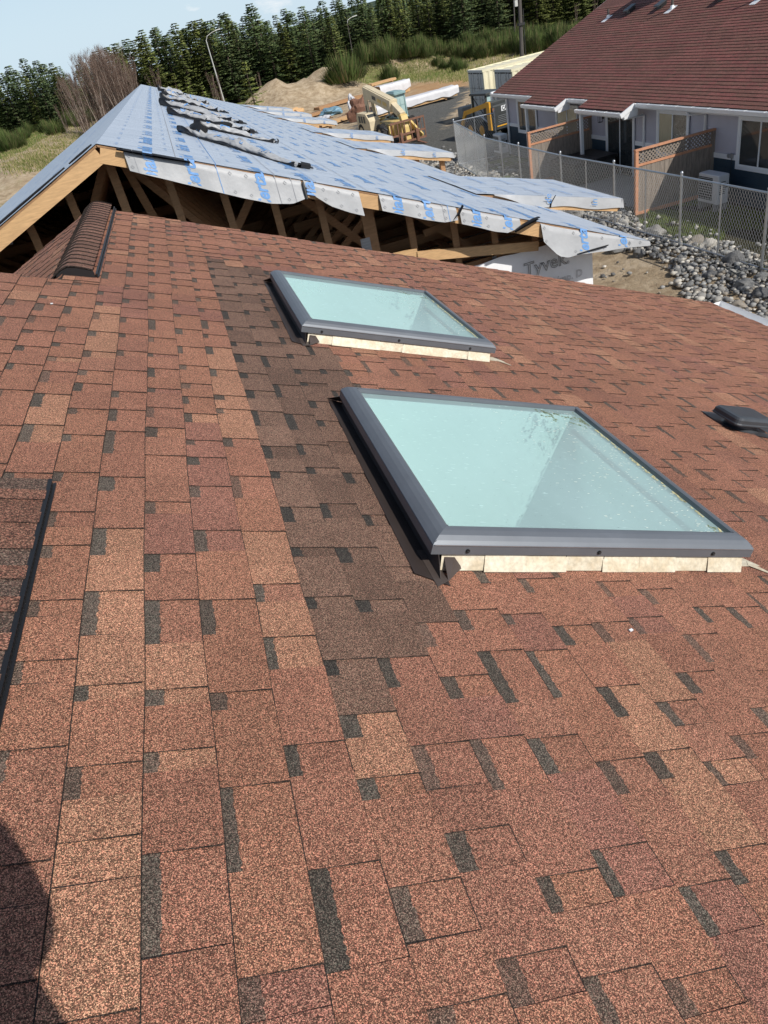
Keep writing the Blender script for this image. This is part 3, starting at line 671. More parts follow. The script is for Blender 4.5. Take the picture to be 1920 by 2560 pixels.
def put_text(mb, body, size, fn, m, res=1, cut=None, outline=0., keep=None, bold=0.):
    v, f = text_mesh(body, size, res, outline, bold)
    if cut is not None or keep is not None:
        cut = list(cut or []) + ([keep] if keep is not None else [])
        bm = bmesh.new(); vv = [bm.verts.new(p) for p in v]
        for q in f:
            try: bm.faces.new([vv[i] for i in q])
            except ValueError: pass
        for c in cut: bmesh.ops.bisect_plane(bm, geom=bm.verts[:] + bm.edges[:] + bm.faces[:], plane_co=(c, 0, 0), plane_no=(1, 0, 0))
        if keep is not None:
            bmesh.ops.delete(bm, geom=[g for g in bm.faces if g.calc_center_median().x < keep], context='FACES')
        bm.verts.index_update(); v = [tuple(p.co) for p in bm.verts]; f = [tuple(q.index for q in g.verts) for g in bm.faces]; bm.free()
    mb.mesh([fn(p[0], p[1]) if len(p) < 3 or not outline else fn(p[0], p[1]) for p in v], f, m)
# flap outline along the gable edge: (x, drop)
FLAPS = [[(-.56, .22), (-.2, .25), (.1, .28), (.5, .31), (.84, .33), (1.1, .29), (1.27, .20)], [(1.30, .06), (1.4, .16), (1.55, .24), (1.75, .28), (1.93, .29)], [(2.17, .19), (2.35, .20), (2.7, .215), (2.95, .205), (3.13, .15)], [(3.17, .19), (3.4, .2), (3.6, .215), (3.78, .205), (3.98, .10)], [(4.27, .24), (4.45, .40), (4.6, .40), (4.8, .33), (5.1, .25), (5.5, .14), (5.9, .05)]]
def drop(x):
    for f in FLAPS:
        if f[0][0] <= x <= f[-1][0]:
            for (a, da), (b, db) in zip(f[:-1], f[1:]):
                if a <= x <= b: return da + (db - da) * (x - a) / (b - a)
    return 0
def FP(x, d, off=0.):       # hanging flap surface, d metres below the roof edge
    w_ = .010 * math.sin(x * 8 + 1) + .006 * math.sin(x * 19)
    k = d / .25
    return Vector((x, YF - .012 - .045 * k ** .6 + w_ * k - .02 * k * k - off, zp(x) + .012 - d * .97 - .02 * (1 - math.exp(-d * 30)) + .01))
def EDGE(x, v, l=.004):
    return NP(x, YF + v, l + .012) if v >= 0 else FP(x, -v, l)
mb = MB()
xs = [XR + i * .32 for i in range(22)]; xs[-1] = 5.9; ys = [YF + (i / 60) ** 1.3 * (YB - YF) for i in range(61)]
def sheet(xs, ys, sgn):
    nz = lambda x, y: .012 + .006 * noise.noise(Vector((x * 1.2, y * .7, sgn)))
    v = [NP(x, y, nz(x, y) if x != XR else .012) for y in ys for x in xs]; n = len(xs)
    f = [(j * n + i, j * n + i + 1, (j + 1) * n + i + 1, (j + 1) * n + i) if sgn > 0 else (j * n + i, (j + 1) * n + i, (j + 1) * n + i + 1, j * n + i + 1) for j in range(len(ys) - 1) for i in range(n - 1)]
    mb.mesh(v, f, 'under')
sheet(xs, ys, 1); sheet([XR - i * .4 for i in range(18)], ys, -1)
rt = random.Random(21)
rows = [(-.36, 'DiamondDeck'), (.06, 'CertainTeed'), (.78, 'CertainTeed'), (1.33, 'DiamondDeck'), (1.87, 'CertainTeed'), (2.36, 'DiamondDeck'), (2.73, 'CertainTeed'), (3.36, 'DiamondDeck'), (3.78, 'CertainTeed'), (4.3, 'DiamondDeck'), (4.85, 'CertainTeed'), (5.45, 'CertainTeed')]
for xi, (xc, word) in enumerate(rows):
    D0 = min(drop(xc - .06), drop(xc + .07)); v0 = -(D0 + .085) if D0 else rt.uniform(.05, .3); first = True
    while YF + v0 < YB - 1.6:
        put_text(mb, word, .2 if v0 < 2 else .165, lambda tx, ty: EDGE(xc + .08 - ty, v0 + tx * .86), 'blueink' if first or xi % 2 or rt.random() < .4 else 'fadedink', 3 if v0 < 6 else 1, cut=[-v0 / .86] if v0 < 0 else None, keep=(-D0 + .012 - v0) / .86 if v0 < 0 else None, bold=.006)
        v0 += 1.42 + (rt.uniform(0, .9) if xi > 3 else 0); first = False
for xc in (-.62, -.12, .33, .55, 1.1, 1.6, 2.1, 2.55, 3.05, 3.6, 4.05, 4.6, 5.15):        # small repeated print
    v0 = .25 + rt.uniform(0, .5)
    while YF + v0 < YB - 1 and v0 < 34:
        put_text(mb, 'DiamondDeck', .055, lambda tx, ty: NP(xc - ty * (1 if v0 < 8 else 1.5), YF + v0 + tx, .0165), 'fadedink', 0)
        v0 += .78 + v0 * .02
for xc, m_ in ((-.05, 'greyink'), (.36, 'blueink'), (.98, 'greyink'), (1.44, 'blueink'), (2.05, 'greyink'), (3.0, 'blueink'), (4.4, 'greyink')):       # lap lines running up the sheet
    for a, b in ((0, 6), (6, 18), (18, 41.5)):
        mb.face([NP(xc, YF + a, .0185), NP(xc + .007, YF + a, .0185), NP(xc + .007, YF + b, .0185), NP(xc, YF + b, .0185)], m_)
for xc in (-1.55, -2.2, -2.9, -3.6, -4.4, -5.4, -6.4):
    v0 = rt.uniform(.1, .6)
    while YF + v0 < YB - 1.6:
        put_text(mb, 'CertainTeed', .2, lambda tx, ty: NP(xc - ty, YF + v0 + tx, .02), 'blueink' if rt.random() < .6 else 'fadedink', 1); v0 += 1.5
ul = mb.build('underlayment', uh)
# flaps hanging over the gable edge
for f in FLAPS:
    mb = MB(); x0, x1 = f[0][0], f[-1][0]; n = max(6, int((x1 - x0) / .05)); K = 7; v = []
    for i in range(n + 1):
        x = x0 + (x1 - x0) * i / n; D = drop(min(max(x, x0 + 1e-5), x1 - 1e-5))
        for k in range(K + 1): v.append(FP(x, D * k / K) if k else NP(x, YF + .03, .0135))
    ff = [(i * (K + 1) + k, i * (K + 1) + k + 1, (i + 1) * (K + 1) + k + 1, (i + 1) * (K + 1) + k) for i in range(n) for k in range(K)]
    mb.mesh(v, ff, 'flap')
    x = x0 + .04
    while x < x1 - .05:         # diamond nail marks
        D = drop(x)
        for d in (.06, D - .05):
            if d < D - .03:
                for a, b in (((-.018, 0), (0, .018)), ((0, .018), (.018, 0)), ((.018, 0), (0, -.018)), ((0, -.018), (-.018, 0))): mb.beam(FP(x + a[0], d + a[1], .004), FP(x + b[0], d + b[1], .004), .003, .003, 'greyink', up=(0, 1, 0))
        x += rt.choice((.17, .31, .42))
    for xx, mm in ((.36, 'blueink'), (-.05 - .42, 'greyink'), (.98, 'greyink'), (3.02, 'blueink'), (1.16, 'greyink'), (2.95, 'greyink')):
        if x0 < xx < x1: D = drop(xx); mb.beam(FP(xx, .0, .003), FP(xx, D, .003), .007, .003, mm, up=(0, 1, 0))
    mb.build('underlayment_flap', uh, smooth=R(60))
# black curled edges of the lower sheet
def curl(pts, r, par=None, flat=.45, name='curled_edge'):
    mb = MB(); pts = [Vector(p) for p in pts]; n = 9
    v = []
    for i, p in enumerate(pts):
        d = (pts[min(i + 1, len(pts) - 1)] - pts[max(i - 1, 0)]).normalized(); a = d.cross(Vector((0, 0, 1))).normalized(); b = a.cross(d)
        rr_ = r * (.55 + .45 * math.sin(math.pi * (i + .7) / (len(pts) + .4)))
        for k in range(n): t = 2 * math.pi * k / (n - 1) * .78 + .4; v.append(p + a * math.cos(t) * rr_ + b * math.sin(t) * rr_ * flat)
    mb.mesh(v, [(i * n + k, i * n + k + 1, (i + 1) * n + k + 1, (i + 1) * n + k) for i in range(len(pts) - 1) for k in range(n - 1)], 'black')
    return mb.build(name, par or uh, smooth=True)
curl([NP(-.62 + i * .12, YF - .05, -.004) for i in range(7)], .035); curl([NP(-.84 - .05 * i, YF - .02, .03) for i in range(7)], .025)
curl([NP(-1.2 - .16 * i, YF - .015 - .012 * math.sin(i), .03) for i in range(12)], .03)
curl([NP(3.12, YF - .03, -.16), NP(3.17, YF - .05, -.05), NP(3.2, YF - .04, .05)], .03); curl([NP(3.94, YF - .05, -.15), NP(4.03, YF - .07, -.06), NP(4.15, YF - .06, .03), NP(4.22, YF - .03, .06)], .05)
curl([NP(4.86 + .1 * i, YF - .09, -.30 + .045 * i) for i in range(5)], .02)
curl([FP(1.285, .2 - .06 * i, .02) for i in range(4)], .02)
mb = MB()          # sheathing below the sheet, rake edge of it visible
mb.prism([NP(XR, YF, 0), NP(5.88, YF, 0), NP(5.88, YF, -.02), NP(XR, YF, -.02)], (0, YB - YF - .02, 0), 'osb')
mb.prism([NP(XR - .001, YF, 0), NP(-7.6, YF, 0), NP(-7.6, YF, -.02), NP(XR - .001, YF, -.021)], (0, YB - YF - .02, 0), 'osb')
mb.build('sheathing', uh)
mb = MB(); a = Vector((XR, YF + .02, ZRG - .105)); mb.beam(a, (5.35, YF + .02, zp(5.35) - .105), .04, .16, 'woodlit', up=(TN, 0, 1)); mb.build('rake_board', uh)
mb = MB(); mb.beam((XR - .0, YF + .0225, ZRG - .105), (-7.6, YF + .0225, zp(-7.6) - .105), .04, .16, 'woodlit', up=(-TN, 0, 1)); mb.build('rake_board', uh)
# trusses
ZB = -3.13
def truss(y, gable=False):
    mb = MB(); m = 'wood'
    mb.beam((XR, y, zp(XR) - .10), (5.75, y, zp(5.75) - .10), .038, .14, m, up=(TN, 0, 1)); mb.beam((XR, y, zp(XR) - .10), (-7.4, y, zp(-7.4) - .10), .038, .14, m, up=(-TN, 0, 1))
    mb.beam((-6.6, y, ZB), (4.95, y, ZB), .038, .14, m)
    if not gable:
        q = [(-5.4, ZB), (-4.1, zp(-4.1) - .12), (-2.6, ZB), (XR, zp(XR) - .15), (1.0, ZB), (2.5, zp(2.5) - .12), (3.8, ZB)]
        for a, b in zip(q[:-1], q[1:]): mb.beam((a[0], y + .002, a[1]), (b[0], y + .002, b[1]), .034, .09, m)
    return mb
g = truss(YF + .57, True); tr0 = g.build('truss', uh)
Yg = YF + .53
studs = [((166, 460), (193, 554), .09), ((70, 545), (99, 632), .09), ((270, 393), (309, 513), .10), ((420, 441), (448, 537), .09), ((559, 482), (579, 557), .09), ((685, 506), (702, 576), .09), ((798, 503), (820, 609), .09), ((1021, 539), (1037, 634), .09), ((1132, 548), (1141, 629), .09), ((1231, 573), (1240, 622), .09), ((1334, 572), (1337, 611), .09), ((911, 503), (935, 627), .17)]
for a, b, wd in studs:
    p = aty(*a, Yg); q = aty(*b, Yg); x = (p.x + q.x) / 2; top = zp(x) - .16
    mb = MB(); mb.beam((x, Yg, top + .04), (x + (.01 if wd < .1 else 0), Yg, ZB + .04), .04, wd, 'wood', up=(1, 0, 0)); mb.build('stud', tr0)
for a, b in (((752, 494), (893, 598)), ((627, 494), (596, 562)), ((1080, 575), (1150, 545)), ((300, 393), (372, 520))):
    mb = MB(); p = aty(*a, Yg + .62); q = aty(*b, Yg + .62); d = (q - p); mb.beam(p if p.z > q.z else p - d * .3, q if q.z > p.z else q + d * .3, .04, .10, 'wood', up=(1, 0, 0)); mb.build('web', tr0)
for x, z, s_ in ((1.9, -2.62, .16), (2.0, -2.45, .13), (2.55, ZB + .02, .07), (3.1, ZB + .02, .07), (3.78, ZB + .02, .07), (4.35, ZB + .04, .07), (2.12, ZB + .1, .1), (-3.35, zp(-3.35) - .18, .06), (-2.2, zp(-2.2) - .18, .06)):
    mb = MB(); mb.box((x - s_ / 2, Yg - .024, z - s_ * .8), (x + s_ / 2, Yg - .021, z + s_ * .8), 'plate')
    for i in range(5): mb.box((x - s_ / 2 + .01, Yg - .0255, z - s_ * .7 + i * s_ * .3), (x + s_ / 2 - .01, Yg - .024, z - s_ * .62 + i * s_ * .3), 'galv')
    mb.build('nail_plate', tr0)
tp = truss(YF + 1.16).build('truss', uh)
for k in range(1, 67):
    c = tp.copy(); COL.objects.link(c); c.location.y += k * .61
for (y, z, x0, x1) in ((12.2, -2.25, 1.2, 5.0), (12.2, -2.5, 1.4, 5.2), (12.2, -2.78, 1.2, 5.2), (11.0, -2.9, .5, 5.2), (14.5, -2.1, -6, 5), (13.6, -2.6, -6, 1), (12.6, -2.85, -7, .6), (16, -1.7, -5, 4), (15.5, -2.95, -7, 5)):
    x1 = min(x1, (-.8656 - z - .3) / TN); x0 = max(x0, -1.62 - (-.8656 - z - .3) / TN); mb = MB(); mb.beam((x0, y, z), (x1, y, z + .02), .04, .14, 'wood'); mb.build('lateral_brace', uh)
for x in (-5.5, -4.2, -2.9, -1.8, .6, 2.0, 3.4):
    mb = MB(); mb.beam((x, YF + .7, ZB + .12), (x, YB - 1, ZB + .12), .09, .04, 'wood'); mb.build('runner', uh)
mb = MB(); mb.beam(aty(1040, 641, 9.5), aty(1345, 614, 9.5), .05, .13, 'woodlit'); mb.beam(aty(985, 645, 9.5), aty(1042, 632, 9.5), .05, .12, 'woodlit', up=(1, 0, 1)); mb.build('block_board', uh)
# walls
mb = MB(); mb.box((-7.0, 10.0, -6.25), (3.42, 10.14, -3.22), 'osb'); mb.box((-7.0, 10.15, -6.25), (-6.86, YB - .5, -3.3), 'osb'); mb.box((5.1, 9.62, -6.4), (5.235, YB - .5, -3.3), 'wrap'); mb.box((-7, YB - .6, -6.4), (5.4, YB - .5, -3.3), 'osb')
mb.build('wall', uh)
mb = MB(); v = []; nx, nzv = 30, 12
for j in range(nzv + 1):
    for i in range(nx + 1):
        x = 3.30 + (5.24 - 3.30) * i / nx; z = -3.07 - 3.1 * j / nzv
        v.append((x, 9.612 - .012 * abs(noise.noise(Vector((x * 2.2, z * 1.4, 2)))) - .05 * S(.9, 0, (x - 3.30) + 0) * S(0, 3, j) * .4, z + (.03 * noise.noise(Vector((x * 3, 0, 0))) if j == 0 else 0)))
mb.mesh(v, [(j * (nx + 1) + i, (j + 1) * (nx + 1) + i, (j + 1) * (nx + 1) + i + 1, j * (nx + 1) + i + 1) for j in range(nzv) for i in range(nx)], 'wrap')
def wrap_text(body, size, x, z, outline):
    f = lambda tx, ty: Vector((x + tx * .985, 9.588, z + ty + tx * .03))
    put_text(mb, body, size, f, 'greyink', 2, outline=outline)
pa, pb = aty(1312, 693, 9.588), aty(1424, 668, 9.588)
vv, _ = text_mesh('Tyvek.', 1.0, 2, .01); wv = max(p[0] for p in vv); sz = (pb.x - pa.x) / wv / .985
wrap_text('Tyvek.', sz, pa.x, pa.z, .0035)
pb = aty(1459, 686, 9.588); vv, _ = text_mesh('CommercialWrap. D', 1.0, 2, .01); wv = max(p[0] for p in vv)
wrap_text('CommercialWrap. D', .15, pb.x - wv * .15, pb.z - .05, .0018)
mb.build('house_wrap', uh, smooth=R(40))
# eave extensions over the porches, lower pitch
for k, y0 in enumerate((11.95, 20.5, 26.5, 35.5, 41.6, 47.6)):
    y1 = y0 + 2.65; mb = MB(); xa, za, xb, zb = 4.45, zp(4.45) + .0, 7.1, -3.43
    n_ = Vector((.2453, 0, 1)).normalized(); W = lambda x, y, l=0: Vector((x, y, za + (zb - za) * (x - xa) / (xb - xa))) + n_ * l
    nx, ny = 16, 8; v = [W(xa + (xb - xa) * i / nx, y0 + (y1 - y0) * j / ny, .03 + .008 * noise.noise(Vector((i * .5, j * .5, k)))) for j in range(ny + 1) for i in range(nx + 1)]
    mb.mesh(v, [(j * (nx + 1) + i, j * (nx + 1) + i + 1, (j + 1) * (nx + 1) + i + 1, (j + 1) * (nx + 1) + i) for j in range(ny) for i in range(nx)], 'under')
    for xc in (4.7, 5.2, 5.75, 6.3, 6.8):
        v0 = rt.uniform(0, .3)
        for word in ('CertainTeed', 'DiamondDeck'): put_text(mb, word, .17, lambda tx, ty: W(xc - ty, y0 + v0 + tx, .045), 'blueink' if rt.random() < .6 else 'fadedink', 1); v0 += 1.3
    ex = bpy.data.objects.new('porch_roof', None); COL.objects.link(ex); ex.parent = uh; ex.location = Vector((5.8, y0 + 1.3, -3.2)) - uh.location
    mb.build('underlayment', ex)
    mb = MB(); v = []      # flap over front edge and eave
    for i in range(41):
        x = xa + .3 + (xb - xa - .28) * i / 40; D = (.16 if k == 0 else .13) * S(xa + .2, xa + 1.0, x) * (1 + .12 * math.sin(x * 6 + k)) + .01
        for q in range(4): v.append(W(x, y0 - .012 - .012 * q, .031) - Vector((0, 0, D * q / 3)))
    mb.mesh(v, [(i * 4 + q, i * 4 + q + 1, (i + 1) * 4 + q + 1, (i + 1) * 4 + q) for i in range(40) for q in range(3)], 'flap')
    put_text(mb, 'de', .17, lambda tx, ty: W(5.75 - ty, y0 - .05, .03) - Vector((0, .012, .12 - tx)), 'blueink', 2); put_text(mb, 'in', .17, lambda tx, ty: W(6.6 - ty, y0 - .05, .03) - Vector((0, .012, .13 - tx)), 'blueink', 2)
    mb.prism([W(xb, y0 - .03, .031), W(xb, y1, .031), W(xb, y1, -.10), W(xb, y0 - .03, -.10)], (.012, 0, 0), 'flap')
    mb.build('underlayment_flap', ex, smooth=R(50))
    mb = MB(); mb.prism([W(xa, y0, .008), W(xb, y0, .008), W(xb, y0, -.16), W(xa, y0, -.10)], (0, y1 - y0, 0), 'osb'); mb.beam(W(xa + .6, y0 - .012, -.13), W(xb - .05, y0 - .012, -.13), .03, .10, 'woodlit'); mb.build('framing', ex)
    for yy in (() if k == 0 else (y0 + .15, y1 - .15)):
        mb = MB(); mb.box((6.75, yy - .06, zt(6.8, yy) - .02), (6.87, yy + .06, -3.5), 'wood'); mb.build('post', ex)
for i, c in enumerate((1.3, 2.2)): curl([W_ for W_ in [Vector((5.72 + .03 * j, 11.9 - .03 * abs(j - 1), -3.2 + .06 * j)) for j in range(4)]], .02) if i == 0 else None
# --- loose crumpled lengths of underlayment lying on the roof
wads = [((466, 335), (762, 424), .30, .17, 'nearest, longest crumpled strip of printed underlayment on the roof, black edge curled up'),
        ((492, 318), (690, 360), .26, .12, 'crumpled underlayment strip right behind the longest one on the blue roof'),
        ((440, 290), (628, 335), .34, .17, 'third crumpled underlayment strip from the front on the blue roof'),
        ((420, 268), (600, 311), .32, .15, 'fourth crumpled underlayment strip from the front on the blue roof'),
        ((416, 252), (560, 284), .34, .15, 'fifth crumpled underlayment strip from the front, near the ridge'),
        ((409, 240), (520, 263), .36, .15, 'sixth crumpled underlayment strip from the front, small in the distance'),
        ((404, 229), (470, 243), .40, .16, 'farthest crumpled underlayment strip near the far end of the ridge')]
for wi, (a, b, W_, H_, lab) in enumerate(wads):
    A = newp(*a); B = newp(*b); d = (B - A); Ln = d.length; d.normalize(); s_ = d.cross(NN).normalized()      # s_ points to the near side
    if s_.y > 0: s_ = -s_
    scale = 1 + .25 * wi
    t = thing('loose_underlayment', lab, 'roofing sheet', A + d * Ln / 2 + NN * .015, 0, 'crumpled underlayment strips on the unfinished roof')
    def wad(u, q, off=0., A=A, d=d, s_=s_, Ln=Ln, W_=W_, H_=H_, wi=wi, scale=scale):
        ang = math.pi * q; wv = .5 + .5 * noise.noise(Vector((u * Ln * 2.2, wi * 5, 0))) + .35
        prof_y = math.cos(ang) * W_ * -.5 * scale * (1 + .25 * noise.noise(Vector((u * 5, wi, 4)))); l = math.sin(ang) ** .55 * H_ * .7 * scale * wv * (.35 + .65 * math.sin(math.pi * min(1, u * 1.15 + .12)) ** .5)
        cr = .05 * scale * (abs(noise.noise(Vector((u * Ln * 3.3, q * 4, wi)))) - .2) + .025 * scale * noise.noise(Vector((u * Ln * 9, q * 9, wi)))
        return A + d * (u * Ln) + s_ * (prof_y + cr * .8) + NN * (max(l + cr * math.sin(ang), 0) + .02 + off)
    nu, nq = (90, 20) if wi < 3 else (46, 12); mb = MB(); v = [wad(i / nu, k / nq) for i in range(nu + 1) for k in range(nq + 1)]
    mb.mesh(v, [(i * (nq + 1) + k, (i + 1) * (nq + 1) + k, (i + 1) * (nq + 1) + k + 1, i * (nq + 1) + k + 1) for i in range(nu) for k in range(nq)], 'flap')
    if wi < 6:
        for (u0, body, sz, q0) in ((.12, 'e', .16, .75), (.33, 'T', .22, .85), (.45, 'S', .12, .8), (.53, 'F', .14, .8), (.70, 'C', .22, .85), (.9, 'D', .12, .8)):
            if wi and body in 'SFD': continue
            put_text(mb, body, sz * scale, lambda tx, ty: wad(min(.99, u0 + (sz * .7 - ty) / Ln), max(.05, min(.95, q0 - tx / (W_ * 1.3 * scale))), .012), 'blueink', 2, cut=[.03, .06, .09, .12])
    mb.build('sheet', t, smooth=True)
    mb = MB(); v = []; n = nu       # turned-out black edge on the near side
    for i in range(n + 1):
        u = i / n; e = wad(u, .97); hgt = scale * (.03 + .04 * abs(noise.noise(Vector((u * 6, wi, 7)))) + (.07 * S(.2, .0, u)) + .05 * S(.93, 1, u))
        for k in range(5): v.append(e + s_ * (.012 + .035 * scale * math.sin(k / 4 * math.pi * .8)) + NN * (hgt * (k / 4) - .03))
    mb.mesh(v, [(i * 5 + k, (i + 1) * 5 + k, (i + 1) * 5 + k + 1, i * 5 + k + 1) for i in range(n) for k in range(4)], 'black')
    o = mb.build('black_underside', t, smooth=True)
    if wi > 3: continue
    mb = MB(); e = B + NN * .05; v = []        # roll at the right end
    for i in range(8):
        for k in range(10):
            a_ = k / 9 * 5.2 + 2.6; r_ = .04 * min(scale, 1.3) * (1 - .2 * i / 7); v.append(e + d * (math.cos(a_) * r_) + NN * math.sin(a_) * r_ * 1.2 + s_ * (.10 - i * .025))
    mb.mesh(v, [(i * 10 + k, i * 10 + k + 1, (i + 1) * 10 + k + 1, (i + 1) * 10 + k) for i in range(7) for k in range(9)], 'black'); mb.build('curled_end', t, smooth=True)
    if wi < 2:
        mb = MB(); v = []        # black loop at the upslope end
        for i in range(25):
            a_ = i / 24 * math.pi * 1.25 - .4; c_ = A + d * (.30 + .22 * math.cos(a_)) * scale + s_ * (-.02 + .12 * math.sin(a_))
            for k in range(4): v.append(c_ + NN * (.03 + .05 * k + .03 * math.sin(a_ * 2)) + d * .02 * k)
        mb.mesh(v, [(i * 4 + k, i * 4 + k + 1, (i + 1) * 4 + k + 1, (i + 1) * 4 + k) for i in range(24) for k in range(3)], 'black'); mb.build('black_loop', t, smooth=True)
# ------------------------------------------------------------------ neighbouring bungalow
BT = .4245; BA = math.atan(BT); XE = 13.95; ZE = -3.71; XRB = 22.0
def BP(s, y, l=0.):
    x = XRB - s * math.cos(BA); return Vector((x - l * math.sin(BA), y, ZE + (x - XE) * BT + l * math.cos(BA)))
SEB = (XRB - XE) / math.cos(BA); SEX = (XRB - 13.5) / math.cos(BA)
bun = thing('bungalow', 'lilac-grey and navy bungalow with maroon shingle roof and white gutters', 'house', (18, 18, -6.25))
mb = MB(); rb = random.Random(31)
PB = [(.165, .070, .060), (.155, .069, .058), (.170, .068, .060), (.148, .069, .056), (.160, .071, .060), (.172, .064, .058), (.176, .070, .062), (.152, .071, .058)]
ph = SEB - 60 * PITCH
shingle_field(mb, BP, 22, 60, 9.0, 33.9, rb, phase=ph, fine=False, th=.017, pal=PB, darkc=(.105, .058, .048))
for a, b in ((22.55, 25.5), (26.97, 29.9)): shingle_field(mb, BP, 60, 63, a, b, rb, phase=ph, fine=False, th=.017, pal=PB, darkc=(.105, .058, .048))
mb2 = MB()
for f, c, m_ in zip(mb.f, mb.c, mb.m): pass
rz_ = BP(0, 0).z
mb.face([BP(0, -8, -.006), BP(0, 33.9, -.006), BP(SEB, 33.9, -.006), BP(SEB, -8, -.006)], 'shingle', (.13, .058, .05))
mb.face([BP(0, -8, .006), BP(0, 33.9, .006), BP(22 * PITCH + ph, 33.9, .006), BP(22 * PITCH + ph, -8, .006)], 'shingle', (.13, .058, .05))
for a, b in ((22.55, 25.5), (26.97, 29.9)): mb.face([BP(SEB, a, -.006), BP(SEB, b, -.006), BP(SEX, b, -.006), BP(SEX, a, -.006)], 'shingle', (.05, .03, .03))
mb.face([(XRB, -8, rz_), (XRB, 33.9, rz_), (XRB + 8.05, 33.9, ZE), (XRB + 8.05, -8, ZE)], 'shingle', (.13, .058, .05))
mb.mats = ['nbroof' if q == 'shingle' else q for q in mb.mats]
mb.beam(BP(0, 33.92, -.10), BP(SEB, 33.92, -.10), .03, .2, 'white', up=(-BT, 0, 1))
broof = mb.build('roof', bun)
mb = MB(); mb.box((20.5, 26.7, -1.4), (21.7, 28.1, 1.7), 'siding'); mb.box((20.42, 26.62, 1.7), (21.78, 28.18, 1.8), 'white'); mb.build('shadow_block', broof)  # unseen block added out of view to cast a shadow down this roof
mb = MB()
W0 = 14.45; mb.box((W0, -8, -4.97), (29, 33.65, -3.80), 'siding'); mb.box((W0 - .012, -8, -6.3), (28.98, 33.66, -5.10), 'navy'); mb.box((W0 - .03, -8.02, -5.10), (29.02, 33.68, -4.97), 'white')
z = -6.2
while z < -5.15: mb.box((W0 - .02, -8, z), (W0 - .011, 33.66, z + .012), 'navy'); z += .18      # lap shadow steps
mb.prism([(W0, 33.5, -3.80), (29, 33.5, -3.80), (XRB, 33.5, rz_ - .25)], (0, .12, 0), 'siding')
mb.box((XE + .02, -8, -3.86), (W0, 33.88, -3.82), 'soffit')
for a, b in ((22.57, 25.48), (26.99, 29.88)): mb.box((13.54, a, -4.06), (XE + .02, b, -4.02), 'soffit')
for y in (33.6,): mb.box((W0 - .06, y - .02, -6.25), (W0 - .012, y + .09, -3.87), 'white')
mb.build('wall', bun)
def bgutter(x, z, ya, yb):
    mb = MB(); pr = [(0, 0), (0, -.11), (-.06, -.125), (-.10, -.10), (-.125, 0.0), (-.12, .003), (-.095, -.09), (-.058, -.112), (-.006, -.10)]
    a = [(x + u, ya, z + v - .015) for u, v in pr]; b = [(x + u, yb, z + v - .015) for u, v in pr]
    for i in range(len(pr)): j = (i + 1) % len(pr); mb.face([a[i], a[j], b[j], b[i]], 'gutter')
    mb.face(a[:5], 'gutter'); mb.face(b[:5], 'gutter')
    y = ya + .3
    while y < yb: mb.box((x - .123, y, z - .012), (x + .01, y + .03, z - .005), 'gutter'); y += .72
    mb.box((x + .002, ya, z - .17), (x + .022, yb, z - .02), 'white')
    return mb.build('gutter', bun)
bgutter(XE, ZE, 29.92, 34.0); bgutter(XE, ZE, 25.52, 26.95); bgutter(XE, ZE, -8, 22.53)
bgutter(13.5, -3.90, 22.5, 25.52); bgutter(13.5, -3.90, 26.93, 29.92)
for y in (22.53, 26.95):     # white barge return at the near end of each porch roof
    mb = MB(); mb.prism([(13.5, y, -3.90), (XE + .02, y, -3.705), (XE + .02, y, -3.95), (13.95, y, -4.06), (13.5, y, -4.10)], (0, -.025, 0), 'gutter'); mb.beam((13.36, y - .03, -3.98), (XE - .1, y - .03, -3.76), .05, .13, 'gutter'); mb.build('barge_board', bun)
mb = MB(); mb.bbox((13.85, 33.9, -3.98), (14.2, 34.06, -3.66), 'gutter', .03); mb.build('gutter_end', bun)
def downspout(pts):
    mb = MB(); mb.tube(pts, .04, 'gutter', 6); mb.build('downspout', bun, smooth=R(50))
downspout([(13.5, 22.62, -4.03), (13.55, 22.64, -4.1), (14.36, 22.85, -4.16), (14.4, 22.85, -4.22), (14.4, 22.85, -6.1)])
downspout([(13.9, 19.95, -3.84), (13.92, 19.93, -3.93), (14.36, 19.78, -3.98), (14.4, 19.78, -4.05), (14.4, 19.78, -6.1)])
downspout([(13.9, 33.5, -3.84), (13.92, 33.5, -3.93), (14.36, 33.55, -3.98), (14.4, 33.55, -4.05), (14.4, 33.55, -6.1)])
def window(ya, yb, za, zb, left='curtain', right='glass', nm='window', split=.5):
    mb = MB(); x = W0 - .031; t = .10
    for lo, hi in (((x - .035, ya - t, zb), (x, yb + t, zb + t)), ((x - .035, ya - t, za - t), (x, yb + t, za)), ((x - .035, ya - t, za), (x, ya, zb)), ((x - .035, yb, za), (x, yb + t, zb))): mb.box(lo, hi, 'white')
    ym = ya + (yb - ya) * split; mb.box((x - .022, ym - .025, za), (x - .002, ym + .025, zb), 'white')
    for a, b in ((ya, ya + .03), (yb - .03, yb)): mb.box((x - .02, a, za), (x - .002, b, zb), 'white')
    for a, b in ((za, za + .03), (zb - .03, zb)): mb.box((x - .0195, ya + .03, a), (x - .002, yb - .03, b), 'white')
    o = mb.build(nm, bun)
    for a, b, m_ in ((ym, yb, left), (ya, ym, right)):
        mb = MB(); mb.box((x - .012, a + .02, za + .02), (x - .004, b - .02, zb - .02), m_); mb.build('pane', o)
window(16.75, 18.28, -5.2, -4.06, 'glass', 'glass'); window(20.62, 22.05, -5.2, -4.06, 'curtain', 'glass'); window(30.75, 32.45, -5.2, -4.06, 'glass', 'glass')
window(23.5, 25.1, -6.12, -4.16, 'glass', 'glass', 'sliding_door'); window(27.25, 28.85, -6.12, -4.16, 'curtain', 'curtain', 'sliding_door')
window(12.2, 13.7, -5.2, -4.06, 'glass', 'curtain')
